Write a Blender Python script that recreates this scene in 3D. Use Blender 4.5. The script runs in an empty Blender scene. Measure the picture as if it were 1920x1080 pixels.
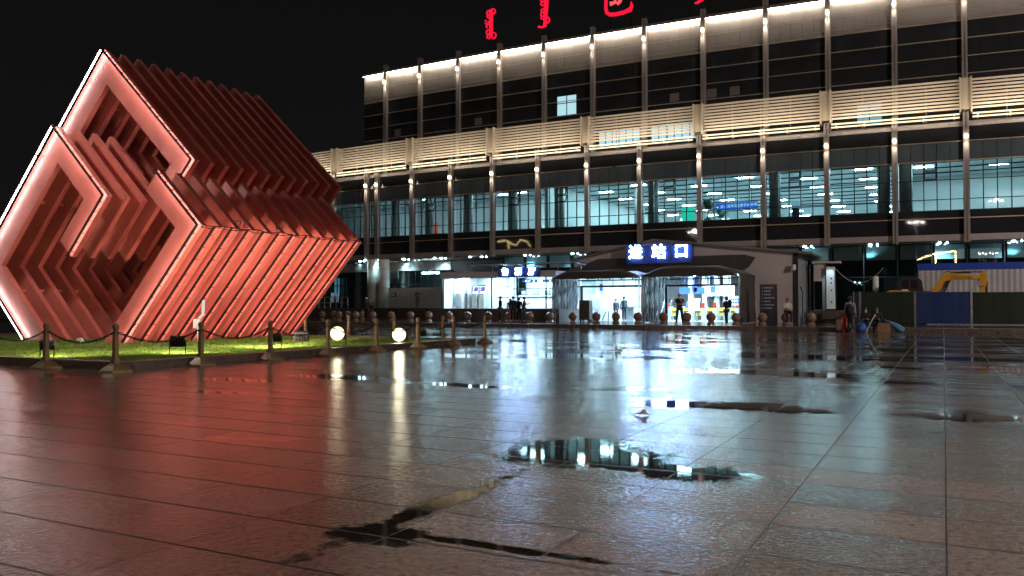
import bpy, bmesh, math, random
from mathutils import Vector, Matrix, Quaternion
random.seed(7)
sc = bpy.context.scene
col = sc.collection
R = math.radians
PI = math.pi

# ------------------------------------------------------------------ survey helpers (metres; x along the facade, y towards it)
FPX, HC, PIT, YAW = 1561.0, 1.25, math.atan(35 / 1561.0), R(27.4)
cp, sp, cy, sy = math.cos(PIT), math.sin(PIT), math.cos(YAW), math.sin(YAW)
def ray(px, py):
    a, b = (px - 960) / FPX, -(py - 540) / FPX
    X, Y, Z = a, cp - sp * b, sp + cp * b
    return X * cy - Y * sy, X * sy + Y * cy, Z
def P(px, py, wy):
    r = ray(px, py); t = wy / r[1]
    return r[0] * t, HC + r[2] * t
def X(px, wy): return P(px, 560, wy)[0]
def Zp(px, py, wy): return P(px, py, wy)[1]
def G(px, py, z=0.0):
    r = ray(px, py); t = (z - HC) / r[2]
    return r[0] * t, r[1] * t
def cam2w(v): return Vector((v[0] * cy - v[1] * sy, v[0] * sy + v[1] * cy, v[2]))

# ------------------------------------------------------------------ materials
def newmat(name):
    m = bpy.data.materials.new(name); m.use_nodes = True
    nt = m.node_tree; nt.nodes.clear()
    out = nt.nodes.new('ShaderNodeOutputMaterial')
    return m, nt, out
def pm(name, base, rough=0.5, metal=0.0, var=0.25, scale=3.0, bump=0.0, bscale=40.0, spec=0.5, coat=0.0):
    m, nt, out = newmat(name)
    b = nt.nodes.new('ShaderNodeBsdfPrincipled')
    b.inputs['Roughness'].default_value = rough; b.inputs['Metallic'].default_value = metal
    b.inputs['Specular IOR Level'].default_value = spec; b.inputs['Coat Weight'].default_value = coat
    tc = nt.nodes.new('ShaderNodeTexCoord')
    n = nt.nodes.new('ShaderNodeTexNoise'); n.inputs['Scale'].default_value = scale; n.inputs['Detail'].default_value = 6
    nt.links.new(tc.outputs['Object'], n.inputs['Vector'])
    r = nt.nodes.new('ShaderNodeValToRGB')
    r.color_ramp.elements[0].position = 0.3; r.color_ramp.elements[1].position = 0.7
    r.color_ramp.elements[0].color = (*[c * (1 - var) for c in base], 1)
    r.color_ramp.elements[1].color = (*[min(1, c * (1 + var)) for c in base], 1)
    nt.links.new(n.outputs['Fac'], r.inputs['Fac']); nt.links.new(r.outputs['Color'], b.inputs['Base Color'])
    mr = nt.nodes.new('ShaderNodeMapRange'); vr = 0 if rough < 0.1 else 1; mr.inputs['To Min'].default_value = max(0, rough - 0.08 * vr); mr.inputs['To Max'].default_value = min(1, rough + 0.1 * vr)
    nt.links.new(n.outputs['Fac'], mr.inputs['Value']); nt.links.new(mr.outputs['Result'], b.inputs['Roughness'])
    if bump:
        n2 = nt.nodes.new('ShaderNodeTexNoise'); n2.inputs['Scale'].default_value = bscale; n2.inputs['Detail'].default_value = 4
        nt.links.new(tc.outputs['Object'], n2.inputs['Vector'])
        bp = nt.nodes.new('ShaderNodeBump'); bp.inputs['Strength'].default_value = bump; bp.inputs['Distance'].default_value = 0.02
        nt.links.new(n2.outputs['Fac'], bp.inputs['Height']); nt.links.new(bp.outputs['Normal'], b.inputs['Normal'])
    nt.links.new(b.outputs['BSDF'], out.inputs['Surface'])
    return m
def em(name, color, strength):
    m, nt, out = newmat(name)
    e = nt.nodes.new('ShaderNodeEmission'); e.inputs['Color'].default_value = (*color, 1); e.inputs['Strength'].default_value = strength
    nt.links.new(e.outputs['Emission'], out.inputs['Surface'])
    return m
def glassmat(name, tint, gloss=0.09, rough=0.015):
    m, nt, out = newmat(name)
    t = nt.nodes.new('ShaderNodeBsdfTransparent'); t.inputs['Color'].default_value = (*tint, 1)
    g = nt.nodes.new('ShaderNodeBsdfGlossy'); g.inputs['Roughness'].default_value = rough; g.inputs['Color'].default_value = (1, 1, 1, 1)
    mx = nt.nodes.new('ShaderNodeMixShader'); lw = nt.nodes.new('ShaderNodeFresnel'); lw.inputs['IOR'].default_value = 1.55
    ma = nt.nodes.new('ShaderNodeMath'); ma.operation = 'MULTIPLY'; ma.inputs[1].default_value = gloss / 0.046
    nt.links.new(lw.outputs['Fac'], ma.inputs[0]); ma.use_clamp = True
    nt.links.new(ma.outputs[0], mx.inputs['Fac']); nt.links.new(t.outputs[0], mx.inputs[1]); nt.links.new(g.outputs[0], mx.inputs[2])
    nt.links.new(mx.outputs[0], out.inputs['Surface'])
    return m

M = {}
M['red'] = pm('red_paint', (0.57, 0.145, 0.115), 0.36, 0, 0.18, 1.1, 0.10, 4, spec=0.75)
M['led'] = em('led_white', (1.0, 0.90, 0.88), 33)
M['led_soft'] = em('led_pink', (1.0, 0.56, 0.50), 17)
M['black'] = pm('black_metal', (0.012, 0.011, 0.011), 0.45)
M['cable'] = pm('cable_rubber', (0.02, 0.012, 0.012), 0.6)
M['kerb'] = pm('kerb_granite', (0.10, 0.075, 0.06), 0.3, 0, 0.35, 6, 0.3, 50)
M['soil'] = pm('turf_soil', (0.085, 0.135, 0.016), 0.9, 0, 0.35, 5, 0.8, 60)
M['grass'] = pm('turf_blade', (0.13, 0.215, 0.02), 0.75, 0, 0.4, 1.2)
M['post'] = pm('weathered_brass', (0.22, 0.14, 0.065), 0.42, 0.25, 0.3, 9, 0.15, 60)
M['chain'] = pm('chain_iron', (0.03, 0.027, 0.025), 0.4, 0.8)
M['ball'] = pm('ball_granite', (0.22, 0.13, 0.10), 0.16, 0, 0.3, 45, 0.0)
M['alu'] = pm('aluminium_panel', (0.33, 0.295, 0.285), 0.42, 0.25, 0.06, 0.7)
M['alu_dark'] = pm('aluminium_edge', (0.20, 0.175, 0.165), 0.4, 0.4, 0.06, 1)
M['pillar'] = pm('pillar_aluminium', (0.34, 0.30, 0.285), 0.33, 0.35, 0.08, 1.2)
M['parapet'] = pm('parapet_panel', (0.20, 0.178, 0.172), 0.45, 0.2, 0.06, 0.7)
M['trim'] = pm('champagne_trim', (0.55, 0.45, 0.33), 0.3, 0.6, 0.06, 1)
M['louver'] = pm('louver_slat', (0.56, 0.48, 0.38), 0.45, 0.0, 0.05, 0.8)
M['dglass'] = pm('dark_glass', (0.022, 0.0235, 0.027), 0.03, 0, 0.12, 0.5, spec=0.6)
M['tglass'] = pm('teal_spandrel_glass', (0.085, 0.108, 0.125), 0.05, 0, 0.12, 0.5, spec=0.6)
M['glass'] = glassmat('window_glass', (0.58, 0.86, 0.92), 0.09)
M['glass_dim'] = glassmat('tinted_glass', (0.42, 0.60, 0.66), 0.11)
M['glass_mid'] = glassmat('lobby_glass', (0.62, 0.80, 0.84), 0.10)
M['glass_clear'] = glassmat('clear_glass', (0.86, 0.95, 0.98), 0.06)
M['frame'] = pm('window_mullion', (0.02, 0.025, 0.03), 0.4, 0.4)
M['white'] = pm('white_wall', (0.72, 0.74, 0.74), 0.6, 0, 0.04, 0.6)
M['cream'] = pm('cream_wall', (0.72, 0.75, 0.74), 0.6, 0, 0.06, 0.6)
M['ceil'] = pm('hall_ceiling', (0.60, 0.66, 0.68), 0.6, 0, 0.08, 0.5)
M['floor'] = pm('hall_floor', (0.62, 0.64, 0.63), 0.15, 0, 0.15, 2)
M['dark'] = pm('dark_shell', (0.02, 0.021, 0.023), 0.7)
M['strip'] = em('ceiling_tube', (0.76, 0.95, 1.0), 150)
M['down'] = em('downlight_lens', (0.62, 0.93, 1.0), 40)
M['cove'] = em('cove_led', (1.0, 0.88, 0.68), 85)
M['warmlens'] = em('warm_lens', (1.0, 0.86, 0.62), 26)
M['rail'] = em('rail_led', (1.0, 0.80, 0.50), 1.7)
M['lit'] = em('lit_office', (0.38, 0.72, 0.84), 0.55)
M['lit2'] = em('lit_office_bright', (0.5, 0.85, 0.95), 0.9)
M['redsign'] = em('red_neon', (1.0, 0.010, 0.045), 1.1)
M['redsign_hot'] = em('red_neon_hot', (1.0, 0.09, 0.09), 1.3)
M['signwhite'] = em('sign_white', (0.34, 0.56, 1.0), 120)
M['signblue'] = em('sign_blue_halo', (0.008, 0.06, 1.0), 5)
M['navy'] = pm('navy_board', (0.012, 0.022, 0.09), 0.35)
M['navy_dark'] = pm('dark_navy_board', (0.012, 0.016, 0.04), 0.35)
M['blue'] = pm('blue_board', (0.015, 0.09, 0.42), 0.4)
M['bluescreen'] = em('blue_lightbox', (0.02, 0.19, 0.85), 0.75)
M['greenscreen'] = em('green_lightbox', (0.03, 0.75, 0.50), 0.9)
M['orangescreen'] = em('orange_lightbox', (1.0, 0.17, 0.08), 1.2)
M['paperwhite'] = pm('white_print', (0.75, 0.76, 0.78), 0.6)
M['stone'] = pm('column_stone', (0.36, 0.37, 0.36), 0.5, 0, 0.1, 3, 0.1, 30)
M['plinth'] = pm('plinth_granite', (0.085, 0.065, 0.055), 0.35, 0, 0.25, 4, 0.2, 30)
M['canvas'] = pm('tent_canvas', (0.060, 0.050, 0.048), 0.7, 0, 0.2, 1.5, 0.5, 2.2)
M['curtain'] = pm('tent_curtain', (0.030, 0.036, 0.052), 0.42, 0, 0.25, 1.5, 0.7, 3)
M['steel'] = pm('steel_tube', (0.45, 0.48, 0.5), 0.3, 0.9)
M['annex'] = pm('annex_wall', (0.50, 0.44, 0.44), 0.6, 0, 0.07, 0.5, 0.1, 5)
M['corr'] = pm('corrugated_white', (0.42, 0.41, 0.42), 0.45, 0.1, 0.08, 1.5)
M['hgreen'] = pm('hoarding_green', (0.005, 0.015, 0.007), 0.5, 0, 0.35, 1.8, 0.2, 4)
M['hblue'] = pm('hoarding_blue', (0.004, 0.024, 0.12), 0.5, 0, 0.2, 1.8, 0.2, 4)
M['fblue'] = pm('fence_blue', (0.015, 0.06, 0.42), 0.35, 0, 0.12, 2)
M['yellow'] = pm('machine_yellow', (0.62, 0.30, 0.012), 0.4, 0, 0.12, 2)
M['cab'] = pm('cab_dark', (0.025, 0.022, 0.022), 0.35)
M['rubber'] = pm('track_rubber', (0.015, 0.015, 0.015), 0.8)
M['skin'] = pm('skin', (0.50, 0.29, 0.20), 0.5, 0, 0.08, 8)
M['hair'] = pm('black_hair', (0.012, 0.010, 0.010), 0.45)
M['flood_lens'] = em('flood_lens', (1.0, 0.88, 0.60), 34)
M['flood_dim'] = em('flood_lens_dim', (1.0, 0.93, 0.70), 40)
M['mast_lens'] = em('mast_lens', (1.0, 0.93, 0.84), 300)
M['flood_soft'] = em('flood_lens_soft', (1.0, 0.88, 0.60), 12)
M['globe'] = em('globe_lens', (1.0, 0.92, 0.85), 40)
M['machine'] = pm('machine_grey', (0.36, 0.40, 0.42), 0.4, 0.2)
M['screen'] = em('machine_screen', (0.45, 0.25, 0.85), 0.8)
M['orange'] = pm('orange_cloth', (0.75, 0.10, 0.03), 0.7)
M['card'] = pm('cardboard', (0.26, 0.15, 0.08), 0.8, 0, 0.2, 6)
M['tarp'] = pm('blue_tarp', (0.06, 0.16, 0.28), 0.5, 0, 0.4, 7, 0.5, 12)
M['floral'] = pm('floral_bag', (0.03, 0.10, 0.35), 0.6, 0, 0.9, 14)
M['leaf'] = pm('palm_leaf', (0.03, 0.09, 0.05), 0.6)
M['rock'] = pm('white_rock', (0.55, 0.55, 0.5), 0.8, 0, 0.2, 12, 0.4, 30)
M['yellowgate'] = pm('gate_yellow', (0.55, 0.42, 0.05), 0.4)
M['redpanel'] = em('gate_red_lamp', (1.0, 0.10, 0.05), 1.2)
M['rope_warm'] = em('rope_light_warm', (1.0, 0.74, 0.34), 40)
M['halo_disc'] = em('lamp_halo_glow', (1.0, 0.84, 0.52), 2.2)  # weak warm emission that imitates the glare around a lens
M['rope_blue'] = em('rope_light_blue', (0.05, 0.15, 1.0), 30)

def cloth(name, c, rough=0.8): 
    if name not in M: M[name] = pm(name, c, rough, 0, 0.2, 6)
    return M[name]

# ------------------------------------------------------------------ mesh builder
class MB:
    def __init__(s): s.v = []; s.f = []; s.mi = []; s.cur = 0
    def mat(s, i): s.cur = i; return s
    def add(s, vs, fs):
        o = len(s.v); s.v += [tuple(v) for v in vs]
        s.f += [tuple(o + i for i in f) for f in fs]; s.mi += [s.cur] * len(fs)
    def box(s, x0, x1, y0, y1, z0, z1):
        s.hexa([(x0, y0), (x1, y0), (x1, y1), (x0, y1)], z0, z1)
    def hexa(s, q, z0, z1):
        vs = [(a, b, z0) for a, b in q] + [(a, b, z1) for a, b in q]
        s.add(vs, [(3, 2, 1, 0), (4, 5, 6, 7), (0, 1, 5, 4), (1, 2, 6, 5), (2, 3, 7, 6), (3, 0, 4, 7)])
    def obox(s, c, ax, ay, az):
        c = Vector(c); ax, ay, az = Vector(ax), Vector(ay), Vector(az)
        vs = [c + i * ax + j * ay + k * az for k in (-1, 1) for i, j in ((-1, -1), (1, -1), (1, 1), (-1, 1))]
        s.add(vs, [(3, 2, 1, 0), (4, 5, 6, 7), (0, 1, 5, 4), (1, 2, 6, 5), (2, 3, 7, 6), (3, 0, 4, 7)])
    def bar(s, a, b, w, t=None, up=(0, 0, 1)):
        a, b = Vector(a), Vector(b); t = t or w
        d = (b - a); L = d.length
        if L < 1e-6: return
        d /= L; up = Vector(up)
        if abs(d.dot(up)) > 0.98: up = Vector((0, 1, 0))
        sx = d.cross(up).normalized(); sz = sx.cross(d)
        s.obox((a + b) / 2, d * L / 2, sx * w / 2, sz * t / 2)
    def tube(s, pts, r, n=8, cap=True):
        pts = [Vector(p) for p in pts]; rs = r if isinstance(r, (list, tuple)) else [r] * len(pts)
        vs = []; fs = []
        ref = None
        for i, p in enumerate(pts):
            d = (pts[min(i + 1, len(pts) - 1)] - pts[max(i - 1, 0)])
            d = d.normalized() if d.length > 1e-9 else Vector((0, 0, 1))
            if ref is None: ref = Vector((1, 0, 0)) if abs(d.x) < 0.9 else Vector((0, 1, 0))
            a = (ref - d * ref.dot(d)).normalized(); b = d.cross(a); ref = a
            for k in range(n):
                t = 2 * PI * k / n
                vs.append(p + (a * math.cos(t) + b * math.sin(t)) * rs[i])
        for i in range(len(pts) - 1):
            for k in range(n):
                k2 = (k + 1) % n
                fs.append((i * n + k, i * n + k2, (i + 1) * n + k2, (i + 1) * n + k))
        if cap:
            fs.append(tuple(range(n - 1, -1, -1))); fs.append(tuple((len(pts) - 1) * n + k for k in range(n)))
        s.add(vs, fs)
    def lathe(s, prof, n=24, c=(0, 0, 0)):
        vs = []; fs = []
        for r, z in prof:
            for k in range(n):
                t = 2 * PI * k / n; vs.append((c[0] + r * math.cos(t), c[1] + r * math.sin(t), c[2] + z))
        for i in range(len(prof) - 1):
            for k in range(n):
                k2 = (k + 1) % n; fs.append((i * n + k, i * n + k2, (i + 1) * n + k2, (i + 1) * n + k))
        fs.append(tuple(range(n - 1, -1, -1))); fs.append(tuple((len(prof) - 1) * n + k for k in range(n)))
        s.add(vs, fs)
    def ball(s, c, rx, ry=None, rz=None, n=14, m=9):
        ry = ry or rx; rz = rz or rx; vs = []; fs = []
        for i in range(m + 1):
            ph = -PI / 2 + PI * i / m
            for k in range(n):
                t = 2 * PI * k / n
                vs.append((c[0] + rx * math.cos(ph) * math.cos(t), c[1] + ry * math.cos(ph) * math.sin(t), c[2] + rz * math.sin(ph)))
        for i in range(m):
            for k in range(n):
                k2 = (k + 1) % n; fs.append((i * n + k, i * n + k2, (i + 1) * n + k2, (i + 1) * n + k))
        s.add(vs, fs)
    def prism(s, poly, fr, a, b):
        """poly in a plane; fr(u, v, w) gives the point; w from a to b"""
        n = len(poly)
        vs = [fr(u, v, a) for u, v in poly] + [fr(u, v, b) for u, v in poly]
        fs = [tuple(range(n)), tuple(range(2 * n - 1, n - 1, -1))] + [(i, n + i, n + (i + 1) % n, (i + 1) % n) for i in range(n)]
        s.add(vs, fs)
    def quad(s, a, b, c, d): s.add([a, b, c, d], [(0, 1, 2, 3)])
    def text(s, body, size, org, right, up, extrude=0.02, align='CENTER', offset=0.0):
        cu = bpy.data.curves.new('lettering', 'FONT'); cu.body = body; cu.size = size; cu.extrude = extrude; cu.offset = offset
        cu.align_x = align; cu.align_y = 'CENTER'; cu.resolution_u = 3
        o = bpy.data.objects.new('lettering', cu); col.objects.link(o)
        bpy.context.view_layer.update()
        me = o.evaluated_get(bpy.context.evaluated_depsgraph_get()).to_mesh()
        r, u = Vector(right).normalized(), Vector(up).normalized(); nrm = r.cross(u); org = Vector(org)
        s.add([org + r * v.co.x + u * v.co.y + nrm * v.co.z for v in me.vertices], [tuple(p.vertices) for p in me.polygons])
        bpy.data.objects.remove(o); bpy.data.curves.remove(cu)
    def build(s, name, mat, parent=None, loc=(0, 0, 0), smooth=False, org=None, bevel=0):
        me = bpy.data.meshes.new(name)
        off = Vector(org) if org is not None else Vector((0, 0, 0))
        me.from_pydata([Vector(v) - off for v in s.v], [], s.f); me.update()
        for m in (mat if isinstance(mat, (list, tuple)) else [mat]): me.materials.append(m)
        for p, i in zip(me.polygons, s.mi): p.material_index = i; p.use_smooth = smooth
        bm = bmesh.new(); bm.from_mesh(me); bmesh.ops.recalc_face_normals(bm, faces=bm.faces); bm.to_mesh(me); bm.free()
        o = bpy.data.objects.new(name, me); col.objects.link(o); o.location = loc
        if parent: o.parent = parent
        if bevel:
            b = o.modifiers.new('edge', 'BEVEL'); b.width = bevel; b.segments = 2; b.limit_method = 'ANGLE'
        return o

def tag(o, label, cat, group=None):
    o['label'] = label; o['category'] = cat
    if group: o['group'] = group
    return o
def thing(name, label, cat, loc=(0, 0, 0), rz=0.0, group=None):
    o = bpy.data.objects.new(name, None); col.objects.link(o); o.location = loc; o.rotation_euler = (0, 0, rz)
    o.empty_display_size = 0.2
    return tag(o, label, cat, group)
def struct(o, kind='structure'): o['kind'] = kind; return o
def dup(root, loc, rz=0.0, label=None):
    r = root.copy(); col.objects.link(r); r.location = loc; r.rotation_euler = (0, 0, rz)
    if label: r['label'] = label
    for ch in list(root.children):
        c = ch.copy(); col.objects.link(c); c.parent = r
        for g in ch.children:
            d = g.copy(); col.objects.link(d); d.parent = c
    return r
def light(name, kind, loc, energy, color, parent=None, target=None, size=0.1, size_y=None, spot=60, blend=0.6):
    l = bpy.data.lights.new(name, kind); l.energy = energy; l.color = color
    if kind == 'AREA':
        l.shape = 'RECTANGLE' if size_y else 'SQUARE'; l.size = size
        if size_y: l.size_y = size_y
    else: l.shadow_soft_size = size
    if kind == 'SPOT': l.spot_size = R(spot); l.spot_blend = blend
    o = bpy.data.objects.new(name, l); col.objects.link(o); o.location = loc
    if target is not None:
        o.rotation_euler = (Vector(target) - Vector(loc)).to_track_quat('-Z', 'Y').to_euler()
    if parent: o.parent = parent
    return o
ORD = ['first', 'second', 'third', 'fourth', 'fifth', 'sixth', 'seventh', 'eighth', 'ninth', 'tenth', 'eleventh', 'twelfth', 'thirteenth',
       'fourteenth', 'fifteenth', 'sixteenth', 'seventeenth', 'eighteenth', 'nineteenth', 'twentieth', 'twenty-first', 'twenty-second', 'twenty-third', 'twenty-fourth']
# ------------------------------------------------------------------ camera, night sky
cam = bpy.data.objects.new('camera', bpy.data.cameras.new('camera')); col.objects.link(cam)
cam.data.sensor_width = 36; cam.data.lens = 36 * FPX / 1920; cam.data.clip_end = 3000; cam.data.clip_start = 0.05
cam.location = (0, 0, HC); cam.rotation_euler = (PI / 2 + PIT, 0, YAW)
sc.camera = cam
w = bpy.data.worlds.new('World'); sc.world = w; w.use_nodes = True
nt = w.node_tree; bg = nt.nodes['Background']
sky = nt.nodes.new('ShaderNodeTexSky'); sky.sky_type = 'NISHITA'; sky.sun_disc = False
sky.sun_elevation = R(-6); sky.sun_rotation = R(200); sky.air_density = 2.0; sky.dust_density = 3.0
mixn = nt.nodes.new('ShaderNodeMix'); mixn.data_type = 'RGBA'; mixn.blend_type = 'ADD'; mixn.inputs[0].default_value = 1.0
geo = nt.nodes.new('ShaderNodeTexCoord'); sz_ = nt.nodes.new('ShaderNodeSeparateXYZ'); nt.links.new(geo.outputs['Generated'], sz_.inputs[0])
glow = nt.nodes.new('ShaderNodeValToRGB'); glow.color_ramp.elements[0].position = 0.0; glow.color_ramp.elements[1].position = 0.45
glow.color_ramp.elements[0].color = (0.0072, 0.0064, 0.0066, 1); glow.color_ramp.elements[1].color = (0.0042, 0.0040, 0.0043, 1)
nt.links.new(sz_.outputs[2], glow.inputs['Fac']); nt.links.new(glow.outputs['Color'], mixn.inputs[7])
sc1 = nt.nodes.new('ShaderNodeMix'); sc1.data_type = 'RGBA'; sc1.blend_type = 'MULTIPLY'; sc1.inputs[0].default_value = 1.0
sc1.inputs[7].default_value = (0.03, 0.03, 0.03, 1)
nt.links.new(sky.outputs[0], sc1.inputs[6]); nt.links.new(sc1.outputs[2], mixn.inputs[6]); nt.links.new(mixn.outputs[2], bg.inputs['Color'])
bg.inputs['Strength'].default_value = 1.0

sc.view_settings.view_transform = 'Standard'; sc.view_settings.look = 'None'; sc.view_settings.exposure = 0; sc.view_settings.gamma = 1
sc.cycles.use_denoising = True
try: sc.cycles.denoiser = 'OPENIMAGEDENOISE'
except Exception: pass
sc.cycles.max_bounces = 8; sc.cycles.diffuse_bounces = 3; sc.cycles.glossy_bounces = 4; sc.cycles.transparent_max_bounces = 10
sc.cycles.sample_clamp_indirect = 6.0; sc.cycles.caustics_reflective = False; sc.cycles.caustics_refractive = False
sc.cycles.use_light_tree = True; sc.cycles.blur_glossy = 0.5

# ------------------------------------------------------------------ wet plaza
PUDDLES = []
def puddle(px0, py0, px1, py1, k=1.0):
    a = G(px0, py0); b = G(px1, py1)
    PUDDLES.append(((a[0] + b[0]) / 2, (a[1] + b[1]) / 2, max(0.12, abs(a[0] - b[0]) / 2), max(0.1, abs(a[1] - b[1]) / 2)))
for ctr, rx, ry in [((1370, 762), 1.5, 0.5), ((1830, 783), 0.75, 0.40), 
                    ((650, 708), 1.2, 0.35), ((860, 722), 1.1, 0.3), ((1010, 640), 2.5, 0.5), ((900, 668), 2.2, 0.6),
                    ((1120, 668), 2.2, 0.9), ((1540, 672), 2.4, 0.6), ((1700, 655), 2.5, 0.35), ((1890, 690), 1.4, 0.5), ((1680, 640), 3, 0.3), ((1120, 730), 0.6, 0.12), ((440, 712), 0.8, 0.3), ((120, 705), 0.8, 0.25)]:
    g = G(*ctr); PUDDLES.append((g[0], g[1], rx, ry))
PUDDLES += [(-2.75, 6.55, 0.75, 0.72), (-1.9, 6.2, 0.85, 0.30), (-2.86, 4.5, 0.11, 1.0), (-2.1, 3.84, 0.85, 0.055), (-2.75, 3.75, 0.3, 0.2)]
m, nt, out = newmat('wet_granite_paving')
N = lambda t, **k: (lambda n: ([setattr(n, a, b) for a, b in k.items()], n)[1])(nt.nodes.new(t))
L = nt.links.new
tc = N('ShaderNodeTexCoord')
def math_(op, a, b=None, clamp=False):
    n = N('ShaderNodeMath', operation=op, use_clamp=clamp)
    for i, q in enumerate((a, b)):
        if q is None: continue
        if isinstance(q, (int, float)): n.inputs[i].default_value = q
        else: L(q, n.inputs[i])
    return n.outputs[0]
br = N('ShaderNodeTexBrick', offset=0.0, squash=1.0); br.inputs['Scale'].default_value = 1
br.inputs['Brick Width'].default_value = 0.90; br.inputs['Row Height'].default_value = 0.62; br.inputs['Mortar Size'].default_value = 0.0065; br.inputs['Mortar Smooth'].default_value = 0.25
L(tc.outputs['Object'], br.inputs['Vector'])
sep = N('ShaderNodeSeparateXYZ'); L(tc.outputs['Object'], sep.inputs[0])
cx = math_('FLOOR', math_('DIVIDE', sep.outputs[0], 0.90)); cyy = math_('FLOOR', math_('DIVIDE', sep.outputs[1], 0.62))
cmb = N('ShaderNodeCombineXYZ'); L(cx, cmb.inputs[0]); L(cyy, cmb.inputs[1])
wn = N('ShaderNodeTexWhiteNoise', noise_dimensions='2D'); L(cmb.outputs[0], wn.inputs['Vector'])
fx = math_('MULTIPLY', math_('SUBTRACT', 0.5, math_('ABSOLUTE', math_('SUBTRACT', math_('FRACT', math_('DIVIDE', sep.outputs[0], 0.90)), 0.5))), 0.90)
fy = math_('MULTIPLY', math_('SUBTRACT', 0.5, math_('ABSOLUTE', math_('SUBTRACT', math_('FRACT', math_('DIVIDE', sep.outputs[1], 0.62)), 0.5))), 0.62)
jn = N('ShaderNodeTexNoise'); jn.inputs['Scale'].default_value = 5; jn.inputs['Detail'].default_value = 4; L(tc.outputs['Object'], jn.inputs['Vector'])
def joint_(dist, a, b_):
    q = N('ShaderNodeMapRange'); q.inputs['From Min'].default_value = b_; q.inputs['From Max'].default_value = a
    L(math_('ADD', dist, math_('MULTIPLY', math_('SUBTRACT', jn.outputs['Fac'], 0.5), a * 1.4)), q.inputs['Value']); return q.outputs['Result']
JOINT = math_('MAXIMUM', joint_(fx, 0.0032, 0.006), joint_(fy, 0.0075, 0.013))
# large wet patches
nz = N('ShaderNodeTexNoise'); nz.inputs['Scale'].default_value = 0.32; nz.inputs['Detail'].default_value = 7; nz.inputs['Roughness'].default_value = 0.62
mp = N('ShaderNodeMapping'); mp.inputs['Scale'].default_value = (0.55, 1.3, 1); L(tc.outputs['Object'], mp.inputs[0]); L(mp.outputs[0], nz.inputs['Vector'])
lvl = math_('ADD', nz.outputs['Fac'], math_('MULTIPLY', math_('SUBTRACT', wn.outputs['Value'], 0.5), 0.10))
mr = N('ShaderNodeMapRange'); mr.inputs['From Min'].default_value = 0.60; mr.inputs['From Max'].default_value = 0.67; far_ = N('ShaderNodeMapRange'); far_.inputs['From Min'].default_value = 9; far_.inputs['From Max'].default_value = 26; far_.inputs['To Max'].default_value = 0.115; L(sep.outputs[1], far_.inputs['Value'])
L(math_('ADD', lvl, far_.outputs['Result']), mr.inputs['Value'])
pud = mr.outputs['Result']
dn = N('ShaderNodeTexNoise'); dn.inputs['Scale'].default_value = 3.2; dn.inputs['Detail'].default_value = 9; dn.inputs['Roughness'].default_value = 0.68; L(tc.outputs['Object'], dn.inputs['Vector'])
dv = N('ShaderNodeVectorMath', operation='SUBTRACT'); L(dn.outputs['Color'], dv.inputs[0]); dv.inputs[1].default_value = (0.5, 0.5, 0.5)
dvs = N('ShaderNodeVectorMath', operation='SCALE'); L(dv.outputs[0], dvs.inputs[0]); dvs.inputs['Scale'].default_value = 1.5
dn2 = N('ShaderNodeTexNoise'); dn2.inputs['Scale'].default_value = 0.9; dn2.inputs['Detail'].default_value = 3; L(tc.outputs['Object'], dn2.inputs['Vector'])
dn3 = N('ShaderNodeTexNoise'); dn3.inputs['Scale'].default_value = 14; dn3.inputs['Detail'].default_value = 6; L(tc.outputs['Object'], dn3.inputs['Vector'])
dv2 = N('ShaderNodeVectorMath', operation='SUBTRACT'); L(dn2.outputs['Color'], dv2.inputs[0]); dv2.inputs[1].default_value = (0.5, 0.5, 0.5)
dv3 = N('ShaderNodeVectorMath', operation='SUBTRACT'); L(dn3.outputs['Color'], dv3.inputs[0]); dv3.inputs[1].default_value = (0.5, 0.5, 0.5)
dv2s = N('ShaderNodeVectorMath', operation='SCALE'); L(dv2.outputs[0], dv2s.inputs[0]); dv2s.inputs['Scale'].default_value = 1.6
dv3s = N('ShaderNodeVectorMath', operation='SCALE'); L(dv3.outputs[0], dv3s.inputs[0]); dv3s.inputs['Scale'].default_value = 0.9
dva = N('ShaderNodeVectorMath', operation='ADD'); L(dvs.outputs[0], dva.inputs[0]); L(dv2s.outputs[0], dva.inputs[1])
dvb = N('ShaderNodeVectorMath', operation='ADD'); L(dva.outputs[0], dvb.inputs[0]); L(dv3s.outputs[0], dvb.inputs[1])
dv = dvb
for (x, y, rx, ry) in PUDDLES:
    a = N('ShaderNodeVectorMath', operation='SUBTRACT'); L(tc.outputs['Object'], a.inputs[0]); a.inputs[1].default_value = (x, y, 0)
    b = N('ShaderNodeVectorMath', operation='MULTIPLY'); L(a.outputs[0], b.inputs[0]); b.inputs[1].default_value = (1 / rx, 1 / ry, 0)
    c = N('ShaderNodeVectorMath', operation='ADD'); L(b.outputs[0], c.inputs[0]); L(dv.outputs[0], c.inputs[1])
    d = N('ShaderNodeVectorMath', operation='LENGTH'); L(c.outputs[0], d.inputs[0])
    e = N('ShaderNodeMapRange'); e.inputs['From Min'].default_value = 1.25; e.inputs['From Max'].default_value = 0.82; L(d.outputs['Value'], e.inputs['Value'])
    pud = math_('MAXIMUM', pud, e.outputs['Result'])
b = N('ShaderNodeBsdfPrincipled'); b.inputs['IOR'].default_value = 1.34; L(math_('ADD', math_('MULTIPLY', pud, 0.16), 0.38), b.inputs['Specular IOR Level'])
cn = N('ShaderNodeTexNoise'); cn.inputs['Scale'].default_value = 26; cn.inputs['Detail'].default_value = 8; L(tc.outputs['Object'], cn.inputs['Vector'])
cr = N('ShaderNodeValToRGB'); cr.color_ramp.elements[0].position = 0.3; cr.color_ramp.elements[1].position = 0.72
cr.color_ramp.elements[0].color = (0.088, 0.053, 0.045, 1); cr.color_ramp.elements[1].color = (0.235, 0.145, 0.122, 1); L(cn.outputs['Fac'], cr.inputs['Fac'])
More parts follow.
